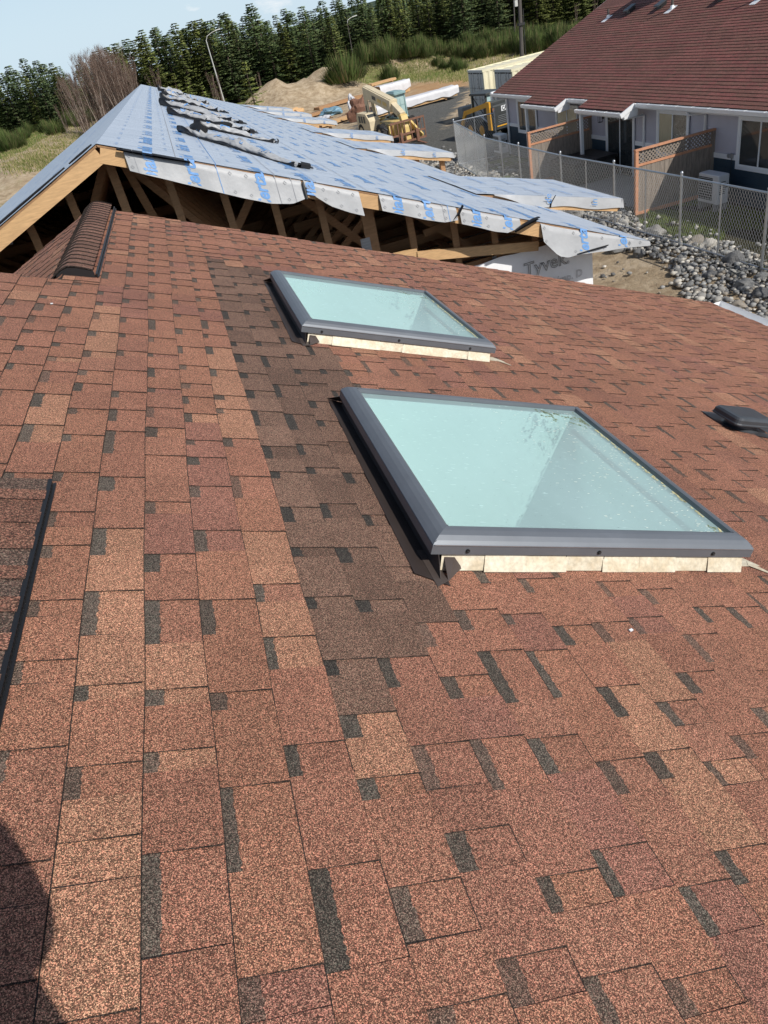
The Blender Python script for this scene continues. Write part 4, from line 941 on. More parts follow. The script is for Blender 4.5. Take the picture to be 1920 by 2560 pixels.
for p in ((13.58, 25.4), (13.58, 29.8)):
    mb = MB(); mb.box((p[0] - .05, p[1] - .05, -6.2), (p[0] + .05, p[1] + .05, -4.04), 'white'); mb.build('porch_post', bun)
for y in (25.45, 27.02):      # black lanterns
    mb = MB(); mb.box((W0 - .02, y - .06, -4.42), (W0, y + .06, -4.22), 'black'); mb.prism([(W0 - .19, y - .07, -4.28), (W0 - .05, y - .07, -4.28), (W0 - .09, y - .04, -4.2), (W0 - .15, y - .04, -4.2)], (0, .14, 0), 'black')
    for dx in (-.18, -.07):
        for dy in (-.055, .045): mb.box((W0 + dx, y + dy, -4.5), (W0 + dx + .012, y + dy + .012, -4.28), 'black')
    mb.box((W0 - .18, y - .055, -4.51), (W0 - .058, y + .057, -4.495), 'black'); mb.beam((W0 - .12, y, -4.22), (W0, y, -4.25), .02, .02, 'black'); mb.build('lantern', bun)
mb = MB(); mb.box((W0 - .03, 22.2, -4.0), (W0, 22.55, -3.9), 'white')
for i in range(4): mb.box((W0 - .034, 22.23, -3.985 + i * .02), (W0 - .03, 22.52, -3.977 + i * .02), 'dark')
mb.build('soffit_grille', bun)
mb = MB(); mb.box((W0 - .06, 18.5, -5.05), (W0 - .03, 18.62, -4.93), 'galv'); mb.box((W0 - .06, 18.66, -5.05), (W0 - .03, 18.74, -4.95), 'galv'); mb.tube([(W0 - .05, 18.56, -5.05), (W0 - .06, 18.55, -5.5), (W0 - .1, 18.5, -5.7), (W0 - .05, 18.6, -6.0)], .008, 'black', 5); mb.build('power_box', bun)
# roof fittings: pipes with bright flashings, small box vents
for (x, y, h) in ((18.28, 31.64, .30), (18.39, 27.45, .60), (18.35, 22.9, .5)):
    z = ZE + (x - XE) * BT; mb = MB(); mb.tube([(x, y, z - .02), (x, y, z + h)], .045, 'pole', 8); o = mb.build('vent_pipe', broof, smooth=R(50))
    mb = MB(); mb.prism([BP((XRB - x) / math.cos(BA) + a, y + b, .016) for a, b in ((-.14, -.14), (.28, -.14), (.28, .14), (-.14, .14))], (0, 0, .004), 'gutter'); mb.tube([(x, y, z + .0), (x, y, z + .11)], [.09, .055], 'gutter', 8); mb.build('pipe_flashing', o)
for (x, y) in ((18.5, 30.35), (18.55, 28.35), (18.55, 24.9), (18.8, 22.1)):
    s0 = (XRB - x) / math.cos(BA); mb = MB(); q = [BP(s0 + a, y + b, .13) for a, b in ((-.2, -.16), (.2, -.16), (.2, .16), (-.2, .16))]
    mb.prism(q, (0, 0, .05), 'ventmetal'); mb.prism([BP(s0 + a, y + b, 0) for a, b in ((-.14, -.12), (.12, -.12), (.12, .12), (-.14, .12))], (0, 0, .13), 'black'); mb.build('box_vent', broof)
# --- lattice-topped privacy screens
def screen(y, lab):
    t = thing('privacy_screen', lab, 'fence', (13.2, y, -6.2), 0, 'lattice-topped wooden screens beside the patios')
    x0, x1 = 12.0, 14.40
    for x in (x0, x1):
        mb = MB(); mb.box((x - .045, y - .045, zt(x, y) - .05), (x + .045, y + .045, -4.36), 'cedar' if x == x0 else 'greywood'); mb.build('post', t)
    mb = MB(); mb.box((x0 - .05, y - .06, -4.40), (x1 + .05, y + .06, -4.355), 'cedar'); mb.build('cap_rail', t)
    mb = MB(); mb.box((x0 + .045, y - .03, -4.80), (x1 - .045, y + .03, -4.74), 'cedar'); mb.build('middle_rail', t)
    mb = MB(); mb.box((x0 + .045, y - .03, -6.12), (x1 - .045, y + .03, -6.02), 'cedar'); mb.build('bottom_rail', t)
    mb = MB(); zb, zt_ = -4.74, -4.40; H = zt_ - zb; xa, xb = x0 + .045, x1 - .045
    for sgn, off in ((1, 0), (-1, .008)):
        u = xa - H
        while u < xb + H:
            p0, p1 = (u, zb), (u + H, zt_)
            if sgn < 0: p0, p1 = (u + H, zb), (u, zt_)
            def cl(p, q):
                if p[0] < xa: t_ = (xa - p[0]) / (q[0] - p[0]); p = (xa, p[1] + (q[1] - p[1]) * t_)
                if p[0] > xb: t_ = (xb - p[0]) / (q[0] - p[0]); p = (xb, p[1] + (q[1] - p[1]) * t_)
                return p
            if max(p0[0], p1[0]) > xa and min(p0[0], p1[0]) < xb:
                a, b = cl(p0, p1), cl(p1, p0); mb.beam((a[0], y + off - .004, a[1]), (b[0], y + off - .004, b[1]), .007, .034, 'greywood', up=(1, 0, 0))
            u += .108
    mb.build('lattice', t)
    mb = MB(); x = xa; rr_ = random.Random(int(y))
    while x < xb - .02: w_ = min(.138, xb - x); mb.box((x, y - .012 + rr_.uniform(-.003, .003), -6.04), (x + w_ - .004, y + .010, -4.78 + 0), 'greywood'); x += .14
    mb.build('boards', t)
screen(19.4, 'nearer wooden privacy screen with lattice top, half in sun, beside the right-hand windows')
screen(26.3, 'farther wooden privacy screen with lattice top, beside the curtained sliding door')
def condenser(x, y, z0, lab, w=.86, h=.74):
    t = thing('heat_pump', lab, 'heat pump', (x, y, z0 - .2), 0, 'white outdoor heat pump units'); d = .34
    mb = MB(); mb.bbox((x - d / 2, y - w / 2, z0), (x + d / 2, y + w / 2, z0 + h), 'acwhite', .02); mb.build('casing', t)
    mb = MB(); cx = x - d / 2 - .006; cy = y + .10; cz = z0 + h / 2
    mb.box((cx - .002, cy - .29, cz - .29), (cx + .004, cy + .29, cz + .29), 'machgrey')
    for k in range(9): zz = cz - .26 + k * .065; mb.box((cx - .012, cy - .28, zz), (cx - .003, cy + .28, zz + .008), 'acwhite')
    mb.build('fan_grille', t)
    mb = MB()
    for k in range(7): mb.box((x - .12, y - w / 2 - .008, z0 + .25 + k * .05), (x + .05, y - w / 2 + .001, z0 + .27 + k * .05), 'machgrey')
    mb.box((x + .06, y - w / 2 - .02, z0 + .4), (x + .12, y - w / 2, z0 + .5), 'machgrey'); mb.build('side_louvre', t)
    for s_ in (-.32, .32):
        mb = MB(); mb.box((x - .2, y + s_ - .03, z0 - .2), (x + .2, y + s_ + .03, z0 - .002), 'concrete'); mb.build('foot', t)
condenser(13.72, 18.35, -5.98, 'white heat pump by the navy wall under the right-hand window')
condenser(13.75, 33.1, -5.98, 'small distant white heat pump by the far corner of the bungalow')
for i, (a, b) in enumerate(((20.2, 26.1),)):
    mb = MB(); mb.bbox((12.35, a, -6.3), (14.4, b, -6.08), 'concrete', .015); o = mb.build('patio'); tag(o, kind='structure')
t = thing('spa_tub', 'black covered tub in deep shade on the patio by the farther privacy screen', 'hot tub', (13.4, 25.0, -6.08))
mb = MB(); mb.bbox((12.65, 24.2, -6.075), (14.2, 25.9, -5.45), 'machgrey', .05); mb.build('shell', t)
mb = MB(); mb.bbox((12.6, 24.15, -5.448), (13.42, 25.95, -5.36), 'black', .03); mb.bbox((13.44, 24.15, -5.448), (14.25, 25.95, -5.36), 'black', .03); mb.build('cover', t)
# --- chain-link fence
fe = thing('chain_link_fence', 'galvanised chain-link fence running past the river stones in front of the bungalow', 'fence', (11, 20, -6.3))
line = [(13.75, 33.5), (12.0, 34.0), (11.0, 28.0), (10.9, 24.75), (10.85, 21.65), (10.95, 18.78), (11.05, 15.94), (11.1, 13.1), (11.15, 10.2), (11.2, 7.3)]
for i, (x, y) in enumerate(line):
    z0 = zt(x, y) - .05; mb = MB(); mb.tube([(x, y, z0), (x, y, -4.36)], .03, 'galv', 8); mb.tube([(x, y, -4.36), (x, y, -4.33), (x, y, -4.31)], [.038, .036, .015], 'galv', 8); mb.build('post', fe, smooth=R(50))
rf = random.Random(4)
for i in range(len(line) - 1):
    a, b = Vector((*line[i], 0)), Vector((*line[i + 1], 0)); ln = (b - a).length; d = (b - a) / ln
    n_mid = 2 if ln > 4.5 else 1
    for k in range(n_mid):
        p = a + d * ln * (k + 1) / (n_mid + 1); mb = MB(); mb.tube([(p.x, p.y, zt(p.x, p.y)), (p.x, p.y, -4.44)], .017, 'galv', 6); mb.build('brace', fe, smooth=R(50))
    for z, r in ((-4.43, .022), (-6.10, .02)):
        mb = MB(); z_ = lambda p: z if z > -5 else zt(p.x, p.y) + .11; mb.tube([(a.x, a.y, z_(a)), (b.x, b.y, z_(b))], r, 'galv', 6); mb.build('rail', fe, smooth=R(50))
    mb = MB(); zb, ztp = -6.12, -4.44; H = ztp - zb; ax = Vector((-d.y, d.x, 0)); st = .085; rw = .0030
    for sg in (1, -1):
        u = -H * .6
        while u < ln + H * .6:
            p0, p1 = (u, zb), (u + H * .6, ztp)
            if sg < 0: p0, p1 = (u + H * .6, zb), (u, ztp)
            (ua, za), (ub, zb2) = p0, p1
            def cu(p, q):
                if p[0] < 0: t_ = -p[0] / (q[0] - p[0]); return (0, p[1] + (q[1] - p[1]) * t_)
                if p[0] > ln: t_ = (ln - p[0]) / (q[0] - p[0]); return (ln, p[1] + (q[1] - p[1]) * t_)
                return p
            if max(ua, ub) > 0 and min(ua, ub) < ln:
                A_, B_ = cu(p0, p1), cu(p1, p0); P_ = a + d * A_[0]; Q_ = a + d * B_[0]; o_ = ax * (.003 * sg)
                p = Vector((P_.x, P_.y, A_[1])) + o_; q = Vector((Q_.x, Q_.y, B_[1])) + o_
                dd = (q - p).normalized(); e1 = ax * rw; e2 = dd.cross(ax) * rw
                vs = [p + e1, p - e1 * .5 + e2, p - e1 * .5 - e2, q + e1, q - e1 * .5 + e2, q - e1 * .5 - e2]
                mb.mesh(vs, [(0, 1, 4, 3), (1, 2, 5, 4), (2, 0, 3, 5)], 'wire')
            u += st
    mb.build('chain_link', fe)
for (x, y, a) in ((10.6, 16.4, .3), (10.7, 13.4, -.2)):
    t = thing('fence_stand', 'flat steel fence foot on the stones ' + ('just left of the white boulder' if y > 15 else 'nearest the end of the gutter'), 'fence stand', (x, y, zt(x, y) + .12), a)
    for p, q in (((-.1, -.45, 0), (-.1, .45, 0)), ((.55, -.3, .02), (.55, .3, .02)), ((-.1, -.2, .01), (.75, -.15, .01)), ((-.1, .2, .01), (.75, .15, .01))):
        mb = MB(); mb.tube([p, q], .016, 'machgrey', 6); mb.build('bar', t, local=True)
# --- river stones and boulders
def stone_mesh(rad, seed, sub=2, rough=.35, flat=.75):
    bm = bmesh.new(); bmesh.ops.create_icosphere(bm, subdivisions=sub, radius=1)
    sx, sy = 1 + .3 * noise.noise(Vector((seed, 1, 1))), 1 + .3 * noise.noise(Vector((seed, 5, 1)))
    for v in bm.verts:
        n = 1 + rough * noise.noise(v.co * 1.2 + Vector((seed * 3.1, 0, 0))) + rough * .3 * noise.noise(v.co * 3.4 + Vector((0, seed, 0)))
        v.co = Vector((v.co.x * sx, v.co.y * sy, v.co.z * flat)) * n * rad
    vs = [tuple(v.co) for v in bm.verts]; fs = [tuple(x.index for x in f.verts) for f in bm.faces]; bm.free(); return vs, fs
STC = [(.27, .26, .24), (.18, .18, .175), (.38, .365, .33), (.12, .12, .12), (.52, .49, .43), (.26, .23, .19), (.30, .30, .29)]
rs = random.Random(77)
big = [(1438, 548, .34, 0, 'mossy grey boulder behind the end of the porch roof, left of the fence'), (1560, 562, .16, 2, 'pale boulder behind the tip of the blue roof near the fence post'), (1640, 590, .27, 0, 'large rounded grey boulder at the right of the blue roof tip'), (1742, 612, .24, 5, 'mossy brown boulder just left of the white boulder'), (1772, 622, .24, 4, 'round white boulder behind the chain-link fence'), (1836, 660, .26, 3, 'dark angular boulder at the foot of the thin fence brace'), (1548, 628, .22, 1, 'dark grey boulder among stones below the blue roof tip'), (1600, 640, .20, 3, 'dark blue-grey boulder right of the first dark boulder'), (1695, 686, .14, 1, 'dark oval stone at the front of the stone strip'), (1860, 722, .22, 1, 'angular grey boulder at the lower right stones'), (1845, 775, .19, 5, 'brownish boulder near the end of the gutter'), (1775, 694, .16, 3, 'smooth dark stone in front of the fence'), (1905, 745, .2, 3, 'dark boulder at the far right edge of the photo'), (1226, 458, .22, 4, 'tan boulder beyond the first porch roof'), (1900, 700, .16, 1, 'grey boulder close to the fence at the right edge')]
for i, (px, py, r, ci, lab) in enumerate(big):
    p = on_ground(px, py); vs, fs = stone_mesh(r * .82, i * 1.7 + .3, 3, .5, .75); mb = MB(); mb.mesh(vs, fs, 'stone', STC[ci]); o = mb.build('boulder', smooth=R(38), loc=(p.x, p.y, zt(p.x, p.y) + r * .35)); 
    o.data.transform(Matrix.Translation(Vector(o.location))); tag(o, lab, 'boulder'); o.rotation_euler = (0, 0, i)
def in_strip(x, y):
    w0 = 9.9 + .35 * math.sin(y * .9) - .5 * S(16, 12, y) ; w1 = 11.55 + .3 * math.sin(y * 1.3 + 1) 
    return 10.6 < y < 34 and w0 < x < w1
protos = []
for i in range(8):
    vs, fs = stone_mesh(1, 20 + i * 2.3, 2, .3, .68); mb = MB(); mb.mesh(vs, fs, 'stone', STC[i % len(STC)]); me_o = mb.build('river_stone', smooth=True); protos.append(me_o.data); bpy.data.objects.remove(me_o)
n = 0
while n < 170:
    x, y = rs.uniform(9, 12), rs.uniform(11.5, 27)
    if not in_strip(x, y): continue
    r = rs.uniform(.05, .105); o = bpy.data.objects.new('river_stone', rs.choice(protos)); COL.objects.link(o); o.location = (x, y, zt(x, y) + r * .35 + .05); o.scale = (r * rs.uniform(.8, 1.2), r, r * rs.uniform(.8, 1.1)); o.rotation_euler = (rs.uniform(-.4, .4), rs.uniform(-.4, .4), rs.uniform(0, 6))
    tag(o, 'fist-sized or larger rounded river stone in the strip along the chain-link fence', 'stone', 'river stones along the chain-link fence'); n += 1
mb = MB(); n = 0; small = [stone_mesh(1, 50 + i, 1, .3, .7) for i in range(6)]
while n < 5200:
    x, y = rs.uniform(8.8, 12.4), rs.uniform(10.8, 34)
    if not in_strip(x, y) and rs.random() > .04: continue
    vs, fs = rs.choice(small); r = rs.uniform(.03, .075); a = rs.uniform(0, 6.3); ca, sa = math.cos(a) * r, math.sin(a) * r; z = zt(x, y) + r * .4 + rs.uniform(0, .07)
    mb.mesh([(x + v[0] * ca - v[1] * sa, y + v[0] * sa + v[1] * ca, z + v[2] * r) for v in vs], fs, 'stone', shade(rs.choice(STC), rs, .3)); n += 1
for px0, py0, w_, n_ in ((1110, 415, 1.6, 500), (1195, 430, 1.0, 300)):
    c = on_ground(px0, py0)
    for i in range(n_):
        x, y = rs.gauss(c.x, w_ * .5), rs.gauss(c.y, w_ * 2); vs, fs = rs.choice(small); r = rs.uniform(.04, .12); mb.mesh([(x + v[0] * r, y + v[1] * r, zt(x, y) + r * .3 + v[2] * r) for v in vs], fs, 'stone', shade(rs.choice(STC), rs, .25))
o = mb.build('pebbles', smooth=True); tag(o, 'mass of small rounded pebbles along the chain-link fence', 'pebbles', kind='stuff')
# short grass tufts on the lawn strip
mb = MB(); n = 0
while n < 26000:
    x, y = rs.uniform(11.2, 14.2), rs.uniform(10, 33)
    if x > 12.1 and 19.5 < y < 31: continue
    if noise.noise(Vector((x * .9, y * .5, 2))) < -.12: continue
    z = zt(x, y); a = rs.uniform(0, 6.28); h = rs.uniform(.03, .10); dx, dy = math.cos(a) * .012, math.sin(a) * .012; g = rs.uniform(.7, 1.3)
    mb.face([(x - dx, y - dy, z), (x + dx, y + dy, z), (x + rs.uniform(-.03, .03), y + rs.uniform(-.03, .03), z + h)], 'broom', (.13 * g, .17 * g, .035 * g)); n += 1
tag(mb.build('grass'), 'short green grass between the fence and the bungalow', 'grass', kind='stuff')
# ------------------------------------------------------------------ yard: containers, machines, stacks
def container(x, y, z0, lab, ln=12.19):
    t = thing('shipping_container', lab, 'container', (x, y, z0), 0, 'cream shipping containers with grey doors'); w_, h = 2.44, 2.62
    mb = MB()       # local: x along the container, doors at x=0 facing -x
    def corr(p0, p1, up, nrm, n, dep):
        p0, p1, up, nrm = map(Vector, (p0, p1, up, nrm)); pts = []; d = p1 - p0
        for i in range(n): b = i / n; pts += [(b, 0), (b + .28 / n, 0), (b + .5 / n, 1), (b + .78 / n, 1)]
        pts.append((1, 0))
        for (a, ka), (b, kb) in zip(pts[:-1], pts[1:]): mb.face([p0 + d * a - nrm * dep * ka, p0 + d * b - nrm * dep * kb, p0 + d * b - nrm * dep * kb + up, p0 + d * a - nrm * dep * ka + up], 'cream')
    corr((.1, 0, .15), (ln - .1, 0, .15), (0, 0, h - .27), (0, -1, 0), 40, .035); corr((.1, w_, .15), (ln - .1, w_, .15), (0, 0, h - .27), (0, 1, 0), 40, .035)
    corr((.1, .06, h - .03), (ln - .1, .06, h - .03), (0, w_ - .12, 0), (0, 0, 1), 22, .025); mb.face([(ln, 0, .1), (ln, w_, .1), (ln, w_, h), (ln, 0, h)], 'cream'); mb.box((.1, .05, .02), (ln - .1, w_ - .05, .14), 'dark')
    mb.build('body', t, local=True)
    mb = MB()
    for yy in (0, w_):
        for zz in (.06, h - .06): mb.beam((.09, yy + (.06 if yy == 0 else -.06), zz), (ln - .09, yy + (.06 if yy == 0 else -.06), zz), .12, .12, 'cream')
        for xx in (.08, ln - .08): mb.beam((xx, yy + (.05 if yy == 0 else -.05), .12), (xx, yy + (.05 if yy == 0 else -.05), h - .12), .15, .10, 'cream', up=(1, 0, 0))
    mb.beam((.06, .1, h - .07), (.06, w_ - .1, h - .07), .10, .13, 'contdoor'); mb.beam((.06, .1, .08), (.06, w_ - .1, .08), .1, .14, 'contdoor')
    for xx in (0, ln):
        for yy in (0, w_):
            for zz in (0, h): mb.box((xx - (.01 if xx == 0 else .17), yy - (.01 if yy == 0 else .15), zz - (.0 if zz == 0 else .11)), (xx + (.17 if xx == 0 else .01), yy + (.15 if yy == 0 else .01), zz + (.11 if zz == 0 else .012)), 'cream')
    mb.build('frame', t, local=True)
    for a, b in ((.12, w_ / 2 - .012), (w_ / 2 + .012, w_ - .12)):
        mb = MB(); mb.box((.015, a, .16), (.06, b, h - .15), 'contdoor'); mb.box((.0, a, h - .20), (.014, b, h - .15), 'dark')
        for zz in (.45, 1.05, 1.65): mb.box((.004, a + .05, zz), (.014, b - .05, zz + .02), 'dark')
        o = mb.build('door', t, local=True)
        for q in (.28, .62):
            mb = MB(); yy = a + (b - a) * q; mb.tube([(-.02, yy, .12), (-.02, yy, h - .12)], .020, 'galv', 6); mb.box((-.05, yy - .05, 1.05), (-.01, yy + .22, 1.10), 'galv')
            for zz in (.3, 1.2, 2.2): mb.box((-.035, yy - .05, zz), (.014, yy + .05, zz + .06), 'contdoor')
            mb.build('lock_bar', o, local=True)
    # stencilled lettering on the right-hand door, marks on the left
    mb = MB(); f = lambda y0, z0_: (lambda tx, ty: Vector((-.002, y0 - tx, z0_ + ty)))
    for i, (s_, z_) in enumerate((('22G1', 2.1), ('NET', 1.85), ('TARE', 1.7))): put_text(mb, s_, .13, f(1.0, z_), 'dark', 1)
    for i in range(5): put_text(mb, 'II', .16, f(2.2, 2.0 - i * .17), 'white', 1)
    mb.build('stencil', t, local=True)
    return t
container(18.4, 46.05, zt(18.5, 47) + .02, 'left of the two cream shipping containers, its grey doors facing the yard'); container(18.4, 41.9, zt(18.5, 43) + .02, 'right of the two cream shipping containers, half hidden by the bungalow roof')
for i, (px, py, lab) in enumerate(((1172, 290, 'concrete block at the foot of the left container, left one'), (1205, 287, 'concrete block at the foot of the left container, beside the loader'))):
    p = on_ground(px, py); t = thing('concrete_block', lab, 'concrete block', (p.x, p.y, zt(p.x, p.y)), .1)
    mb = MB(); mb.bbox((-.6, -.35, 0), (.6, .35, .62), 'concrete', .05); mb.build('block', t, local=True); mb = MB(); mb.tube([(-.12, 0, .60), (-.08, 0, .70), (.08, 0, .70), (.12, 0, .60)], .015, 'rust', 6); mb.build('lifting_loop', t, local=True)
def wheel(t, x, y, r, w_, name='wheel', hub='yellow'):
    """wheel on a local y axle"""
    mb = MB(); n = 24; pr = [(r * .62, -w_ / 2), (r * .9, -w_ / 2), (r, -w_ * .36), (r, w_ * .36), (r * .9, w_ / 2), (r * .62, w_ / 2)]
    rg = [[(x + q * math.cos(2 * math.pi * i / n), y + v, r + q * math.sin(2 * math.pi * i / n)) for i in range(n)] for q, v in pr]
    for a, b in zip(rg[:-1], rg[1:]):
        for i in range(n): j = (i + 1) % n; mb.face([a[i], b[i], b[j], a[j]], 'rubber')
    for i in range(n):
        for sd in (1, -1):
            a = 2 * math.pi * (i + .25 * sd) / n; c = Vector((x + r * 1.0 * math.cos(a), y + sd * w_ * .22, r + r * math.sin(a))); c2 = Vector((x + r * math.cos(a + .12), y + sd * w_ * .46, r + r * math.sin(a + .12))); mb.beam(c, c2, .05 * r, .05, 'rubber', up=(math.cos(a), 0, math.sin(a)))
    o = mb.build('wheel', t, local=True)
    mb = MB()
    for sd in (-1, 1): mb.tube([(x, y + sd * w_ * .12, r), (x, y + sd * w_ * .42, r)], [r * .6, r * .6], hub, 16); mb.tube([(x, y + sd * w_ * .42, r), (x, y + sd * w_ * .50, r)], r * .22, hub, 10)
    mb.build('rim', o, local=True)
# --- telehandler, local +x is forward
def telehandler():
    a, b = on_ground(918, 322), on_ground(1006, 372); F_ = Vector((12.95, 44.9)); Rr = Vector((12.35, 50.6)); d = F_ - Rr; rz = math.atan2(d.y, d.x)
    z0 = zt(12.6, 47); t = thing('telehandler', 'faded yellow telehandler with rusty fork carriage and teal cab parked on the gravel', 'telehandler', (12.65, 47.9, z0), rz)
    for x in (-1.55, 1.55):
        for y in (-.95, .95): wheel(t, x, y, .62, .42, hub='tanpaint')
    mb = MB(); mb.bbox((-2.6, -.55, .55), (2.3, .55, 1.15), 'yellow', .05); mb.build('chassis', t, local=True)
    mb = MB(); y = -.62    # engine hood on the right side (seen left in the picture)
    mb.prism([(-2.1, -1.15, .85), (.15, -1.15, .85), (.15, -1.15, 1.35), (-.35, -1.15, 1.75), (-1.9, -1.15, 1.78), (-2.1, -1.15, 1.5)], (0, .68, 0), 'tanpaint')
    hood = mb.build('engine_hood', t, local=True)
    for lo, hi in (((-.20, -1.03, 1.42), (-.16, -.6, 1.68)),): pass
    mb = MB(); mb.prism([(.10, -1.10, 1.36), (.10, -.56, 1.36), (-.30, -.56, 1.70), (-.30, -1.10, 1.70)], (.012, 0, .010), 'machgrey'); mb.build('hood_grille', hood, local=True)
    mb = MB(); 
    for i in range(3): mb.box((-1.7 + i * .42, -1.162, 1.25), (-1.4 + i * .42, -1.151, 1.62), 'machgrey')
    mb.build('side_grille', hood, local=True)
    mb = MB(); mb.bbox((-.7, .48, .8), (1.0, 1.12, 1.25), 'teal', .04)
    cab = mb.build('cab', t, local=True)
    mb = MB(); c = [(-.65, .5), (.75, .5), (.75, 1.12), (-.65, 1.12)]
    for (x, y) in c: mb.beam((x, y, 1.2), (x * .93 + .0, y, 2.45), .07, .07, 'teal', up=(1, 0, 0))
    mb.beam((.70, .5, 1.85), (.70, 1.12, 1.85), .03, .03, 'teal'); mb.beam((.72, .8, 1.25), (.69, .8, 2.4), .04, .04, 'teal', up=(1, 0, 0)); mb.build('cab_frame', cab, local=True)
    mb = MB(); mb.bbox((-.78, .42, 2.43), (.86, 1.2, 2.56), 'teal', .04); mb.bbox((-.6, .52, 2.562), (.6, 1.1, 2.60), 'teal', .02); mb.build('cab_roof', cab, local=True)
    mb = MB(); mb.box((.705, .52, 1.25), (.715, 1.1, 2.42), 'cabglass'); mb.box((-.62, .505, 1.5), (.70, .512, 2.42), 'cabglass'); mb.box((-.62, 1.108, 1.4), (.7, 1.115, 2.42), 'cabglass'); mb.build('cab_glass', cab, local=True)
    mb = MB(); mb.bbox((-.2, .6, 1.25), (.25, 1.02, 1.7), 'black', .04); mb.build('seat', cab, local=True)
    # boom: from high rear pivot down to the front
    p0, p1, p2 = Vector((-2.6, .0, 2.75)), Vector((1.6, .0, 2.0)), Vector((2.75, .0, 1.5))
    mb = MB(); mb.beam(p0, p1, .5, .6, 'tanpaint'); mb.beam(p1 - (p1 - p0).normalized() * .1, p2, .32, .38, 'tanpaint'); mb.beam(p0 + Vector((0, 0, .32)), p1 + Vector((0, 0, .32)), .30, .03, 'tanpaint'); boom = mb.build('boom', t, local=True)
    mb = MB()
    for i in range(3):
        c = p0 + (p1 - p0) * (.42 + i * .2); mb.beam(c - Vector((.28, .26, -.05)), c + Vector((.28, -.26, -.05)), .012, .20, 'machgrey' if i == 0 else 'yellow')
    mb.build('boom_marking', boom, local=True)
    mb = MB(); mb.prism([(-2.75, -.24, 1.1), (-2.0, -.24, 1.1), (-2.2, -.24, 2.9), (-2.6, -.24, 2.9)], (0, .05, 0), 'tanpaint'); mb.prism([(-2.75, .19, 1.1), (-2.0, .19, 1.1), (-2.2, .19, 2.9), (-2.6, .19, 2.9)], (0, .05, 0), 'tanpaint'); mb.build('boom_tower', t, local=True)
    mb = MB(); mb.prism([(2.5, -.2, 1.62), (2.95, -.2, 1.55), (3.15, -.2, .95), (3.2, -.2, .28), (2.95, -.2, .28), (2.85, -.2, .95)], (0, .4, 0), 'yellow'); mb.build('boom_head', t, local=True)
    for a_, b_, r in (((-.6, -.28, 1.2), (1.3, -.12, 1.6), .06), ((2.3, .12, 1.75), (3.05, .12, .8), .05), ((2.3, -.12, 1.72), (3.05, -.12, .8), .05)):
        mb = MB(); mb.tube([a_, tuple((Vector(a_) + Vector(b_)) / 2)], r, 'yellow', 8); mb.tube([tuple((Vector(a_) + Vector(b_)) / 2), b_], r * .55, 'galv', 8); mb.build('hydraulic_ram', t, local=True, smooth=R(40))
    for s_ in (-1, 1):
        mb = MB(); mb.prism([(1.7, s_ * .62, 1.0), (2.2, s_ * .62, 1.1), (3.0, s_ * .92, .35), (2.9, s_ * .92, .12), (2.6, s_ * .88, .12)], (0, .12 * s_, 0), 'yellow'); mb.build('stabiliser', t, local=True)
    mb = MB()
    for s_ in (-1, 1): mb.tube([(2.55, s_ * 1.0, .95), (2.45, s_ * 1.18, 1.1), (2.0, s_ * 1.18, 1.15)], .05, 'black', 6)
    mb.build('mudguard', t, local=True)
    # carriage: rusty grid with upright back rest, forks
    mb = MB(); x = 3.25
    for z in (.22, .62, 1.28): mb.beam((x, -1.05, z), (x, 1.05, z), .08, .10, 'rust')
    for y in (-1.05, -.62, -.2, .2, .62, 1.05): mb.beam((x, y, .2), (x, y, 1.32), .05, .05, 'rust', up=(1, 0, 0))
    for y in (-.84, -.42, .42, .84): mb.beam((x + .01, y, .6), (x + .01, y, 1.28), .025, .025, 'rust', up=(1, 0, 0))
    mb.build('fork_carriage', t, local=True)
    for y in (-.5, .5):
        mb = MB(); mb.box((3.30, y - .07, .06), (3.37, y + .07, .75), 'rust'); mb.prism([(3.31, y - .07, .05), (4.45, y - .07, .04), (4.45, y - .07, .06), (3.31, y - .07, .12)], (0, .14, 0), 'rust'); mb.build('fork', t, local=True)
    mb = MB(); mb.tube([(-.9, -.8, 1.75), (-.9, -.8, 2.15)], .04, 'dark', 8); mb.build('exhaust', t, local=True)
telehandler()
